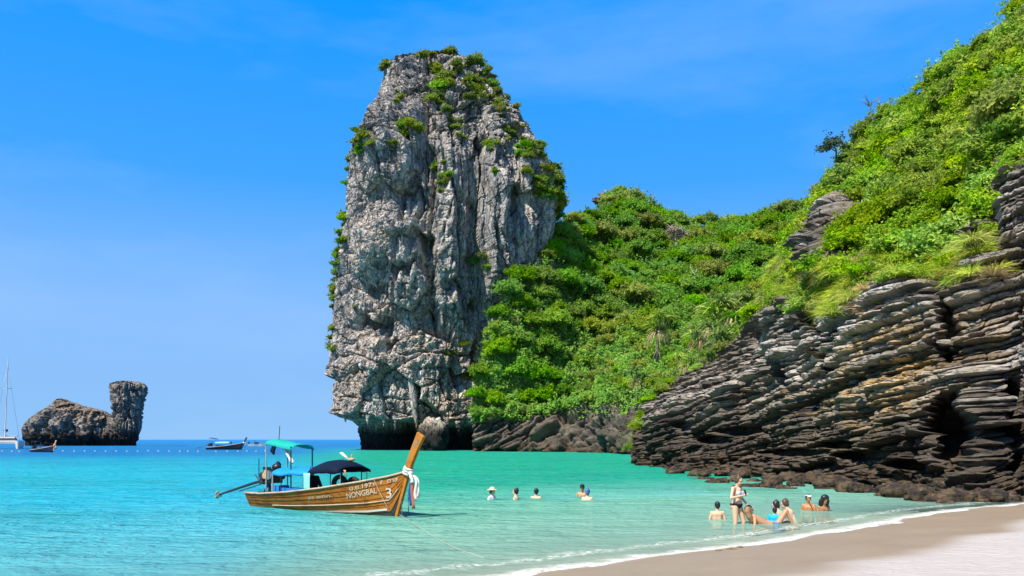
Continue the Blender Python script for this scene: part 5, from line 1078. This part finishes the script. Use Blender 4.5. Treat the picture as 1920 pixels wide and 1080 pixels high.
hb_ = MB(); hair_on(hb_, T, e_, 1.12, 'bun'); link('head_scarf', remeshed(hb_, 'head_scarf', .014, 3), M['cl_navy'], o)
o, *_ = bather(1345, 973, Y(170), .20, 'dark haired boy seen from behind sitting in the water left of the standing bather', 'skin', 'hair_k', female=False, k=.88, headyaw=.2)
o, T, e_, me, zp, J = bather(1452, 976.5, Y(140), .14, 'child in a bright blue swim shirt beside the reclining bather', 'skin', 'hair_k', female=False, k=.72, headyaw=.5)
cover_part('swim_shirt', me, lambda c: c.z < zp + .39 and c.z > zp - .02, .008, M['cl_blue'], o)
o, *_ = bather(1474, 973.5, Y(-118), .23, 'dark haired bather with a bun leaning forward at the near side of a pair', 'skin', 'hair_k', 'bun', lean=.38, pitch=.25, arms='prop')
o, *_ = bather(1493, 972.5, Y(-112), .27, 'brown haired bather with a bun at the far side of the leaning pair', 'skin_p', 'hair_b', 'bun', lean=.42, pitch=.25, arms='prop')
o, T, e_, me, zp, J = bather(1516, 957, Y(-30), .18, 'tanned bather with white goggles pushed up sitting beside the bather with big black hair', 'skin_d', 'hair_b', headyaw=.5, arms='face', pitch=.15)
b = MB(); b.torus(T((0, .01, .06)), .098, .016, (R(-20), 0, 0), 18, 6); b.ball(T((0, -.085, .08)), (.075, .035, .04)); b.build('goggles', M['cl_white'], o, auto=False)
o, *_ = bather(1541, 957.5, Y(10), .16, 'tanned bather with big black hair sitting in the shallows at the end of the group', 'skin_d', 'hair_k', 'mane', lean=.2, pitch=.35, arms='prop')
# woman standing knee deep
b = MB(); V_ = Vector
for s_ in (-1, 1):
    hp, kn, ft = V_((s_ * .085, .0, .86)), V_((s_ * (.10 if s_ < 0 else .15), -.03 if s_ < 0 else -.10, .46)), V_((s_ * (.10 if s_ < 0 else .21), .02 if s_ < 0 else -.06, .07))
    cap_(b, hp, kn, .088, .056); cap_(b, kn, kn.lerp(ft, .35) + V_((0, .015, 0)), .054, .055); cap_(b, kn.lerp(ft, .35) + V_((0, .015, 0)), ft, .055, .034); cap_(b, ft, ft + V_((0, -.15, -.04)), .034, .024)
    b.ball(hp + V_((s_ * .01, .06, .02)), (.085, .08, .09)); b.ball((s_ * .072, -.095, 1.215), (.062, .055, .058))
b.ball((0, 0, .92), (.155, .105, .10)); b.tube([(0, 0, .92), (0, 0, 1.06), (0, 0.005, 1.20), (0, .01, 1.32), (0, .01, 1.38)], [.15, .118, .135, .125, .06], 16, flat=.75)
cap_(b, (-.155, .01, 1.345), (.155, .01, 1.345), .052, .052); cap_(b, (0, .01, 1.36), (0, -.03, 1.47), .052, .047)
T, e_ = head(b, (0, -.055, 1.545), .15, .45)
elb = V_((-.27, -.02, 1.10)); hnd = V_((-.06, -.22, 1.17)); cap_(b, (-.16, .01, 1.34), elb, .046, .036); cap_(b, elb, hnd, .037, .025); hand(b, hnd, hnd - elb, 1)
elb = V_((.235, .03, 1.08)); hn2 = V_((.27, -.13, .90)); cap_(b, (.16, .01, 1.34), elb, .044, .034); cap_(b, elb, hn2, .035, .024); hand(b, hn2, hn2 - elb, -1)
me = remeshed(b, 'person', .010, 4); c = water_at(1382, 981.5); c[2] = float(ground_z(c[0], c[1])) + .0
woman = link('person', me, M['skin'], None, c, 'woman in a bikini standing thigh deep and looking down at her hands', 'person'); woman.rotation_euler = (0, 0, R(38)); woman['zoff'] = 0
woman.location.z = -.42
hb_ = MB(); hair_on(hb_, T, e_, 1.0, 'bun'); link('hair', remeshed(hb_, 'hair', .012, 3), M['hair_b'], woman); face_parts(T, 1.0, woman)
cover_part('bikini_bottom', me, lambda c: .80 + .9 * abs(c.x) * .9 < c.z < .945 and (abs(c.x) < .2) or (.90 < c.z < .945 and abs(c.x) < .2), .005, M['cl_black'], woman)
cover_part('bikini_top', me, lambda c: (1.165 < c.z < 1.265 and -.155 < c.y < -.075 and abs(c.x) < .14) or (1.165 < c.z < 1.19 and abs(c.x) < .145 and c.y > -.16), .005, M['cl_grey'], woman)
ph = MB().box((0, 0, 0), (.075, .012, .15)).build('mobile_phone', M['cl_black'], None, smooth=False, label='small black phone held at the chest of the standing woman', cat='phone')
Rw = Euler((0, 0, R(38))).to_matrix(); ph.location = Vector(woman.location) + Rw @ V_((-.02, -.27, 1.25)); ph.rotation_euler = (R(-30), R(20), R(38))
# woman lying back in the shallows
b = MB(); J = lambda x_, y_, z_: V_((x_, y_, z_))
cap_(b, J(-.02, 0, .12), J(.30, -.02, -.02), .125, .11); cap_(b, J(.30, -.02, -.02), J(.55, -.02, -.08), .11, .13); cap_(b, J(-.05, -.15, .13), J(-.05, .15, .13), .055, .055); cap_(b, J(-.06, 0, .14), J(-.12, 0, .26), .055, .05)
T, e_ = head(b, (-.13, 0, .36), R(75), .1)
cap_(b, J(.56, -.09, -.08), J(.86, -.07, .33), .088, .06); cap_(b, J(.86, -.07, .33), J(1.02, -.10, -.02), .056, .036); cap_(b, J(1.02, -.10, -.02), J(1.15, -.12, -.06), .035, .026)
cap_(b, J(.56, .09, -.08), J(.98, .10, .0), .088, .06); cap_(b, J(.98, .10, .0), J(1.36, .10, -.12), .056, .036)
el = J(-.10, -.26, .0); hd = J(-.18, -.30, -.22); cap_(b, J(-.05, -.15, .13), el, .046, .037); cap_(b, el, hd, .037, .026); hand(b, hd, hd - el, 1)
el = J(.22, -.20, .06); hd = J(.50, -.19, .05)
el2 = J(.12, .25, .05); cap_(b, J(-.05, .15, .13), el2, .046, .037); cap_(b, el2, J(.36, .26, .02), .037, .026); hand(b, J(.36, .26, .02), (1, 0, 0), 1)
me = remeshed(b, 'person', .014, 4); rec = link('person', me, M['skin_t'], None, water_at(1414, 981.5), 'long haired woman lying back in the shallows with one knee raised', 'person')
hb_ = MB(); hair_on(hb_, T, e_, 1.02, 'x'); hb_.tube([T((0, .06, .04)), V_((-.21, -.05, .30)), V_((-.17, -.10, .18)), V_((-.10, -.13, .06))], [.085, .095, .085, .05], 12); link('hair', remeshed(hb_, 'hair', .013, 3), M['hair_l'], rec); face_parts(T, 1, rec)
cover_part('swimsuit', me, lambda c: .46 < c.x < .62 and c.z < .03, .006, M['cl_navy'], rec); rec.rotation_euler = (0, 0, R(8))
# boatman sitting in the longtail
b = MB()
for s_ in (-.06, .06): cap_(b, (s_, 0, .05), (s_, .0, .40), .11, .11)
cap_(b, (-.17, 0, .46), (.17, 0, .46), .06, .06); cap_(b, (0, 0, .46), (0, -.02, .58), .06, .052); T, e_ = head(b, (0, -.03, .68), .2, .1)
for s_ in (-1, 1):
    cap_(b, (s_ * .17, 0, .45), (s_ * .25, -.08, .20), .05, .04); cap_(b, (s_ * .25, -.08, .20), (s_ * .14, -.28, .12), .04, .028); hand(b, (s_ * .14, -.28, .12), (-s_ * .3, -1, 0), s_); cap_(b, (s_ * .09, 0, .05), (s_ * .15, -.38, .10), .085, .06); cap_(b, (s_ * .15, -.38, .10), (s_ * .14, -.42, -.28), .056, .04)
me = remeshed(b, 'person', .016, 4); bm_ = link('person', me, M['skin_d'], None, None, 'boatman in dark clothes sitting under the blue canopy of the longtail', 'person'); bm_.location = (2.95, -.12, .40); bm_.rotation_euler = (0, 0, R(70)); place_on_boat(bm_)
bm_.location = wp((2.95, -.12, .52)); bm_.rotation_euler = (0, 0, boat.rotation_euler.z + R(75))
cover_part('shirt', me, lambda c: c.z < .53 and c.z > .02 and c.y > -.26, .01, M['cl_black'], bm_); cover_part('trousers', me, lambda c: c.z < .12 and (c.y < -.02 or c.z < .05), .009, M['navy_c'], bm_)
hb_ = MB(); hair_on(hb_, T, e_, 1.05, 'x'); link('hair', remeshed(hb_, 'hair', .014, 3), M['hair_k'], bm_); face_parts(T, 1, bm_)

for i, (px, py, r_) in enumerate([(1372, 1033, .10), (1389, 1029, .07), (1346, 1036, .06)]):
    c = water_at(px, py); b = MB(); rr_ = random.Random(i)
    for k in range(9): a = rr_.uniform(0, 6.28); l_ = r_ * rr_.uniform(.6, 1.6); b.tube([(0, 0, .01), (math.cos(a) * l_ * .5, math.sin(a) * l_ * .5, .03), (math.cos(a) * l_, math.sin(a) * l_, .008)], [.014, .012, .005], 5)
    c[2] = max(0, float(ground_z(c[0], c[1]))) + .005
    b.build('seaweed', M['rib_r' if False else 'inner'], None, auto=False, loc=c, label=['largest brown scrap of seaweed washed up at the edge of the foam', 'small brown scrap of seaweed right of the largest scrap by the foam', 'tiny brown scrap of seaweed left of the largest scrap by the foam'][i], cat='seaweed')
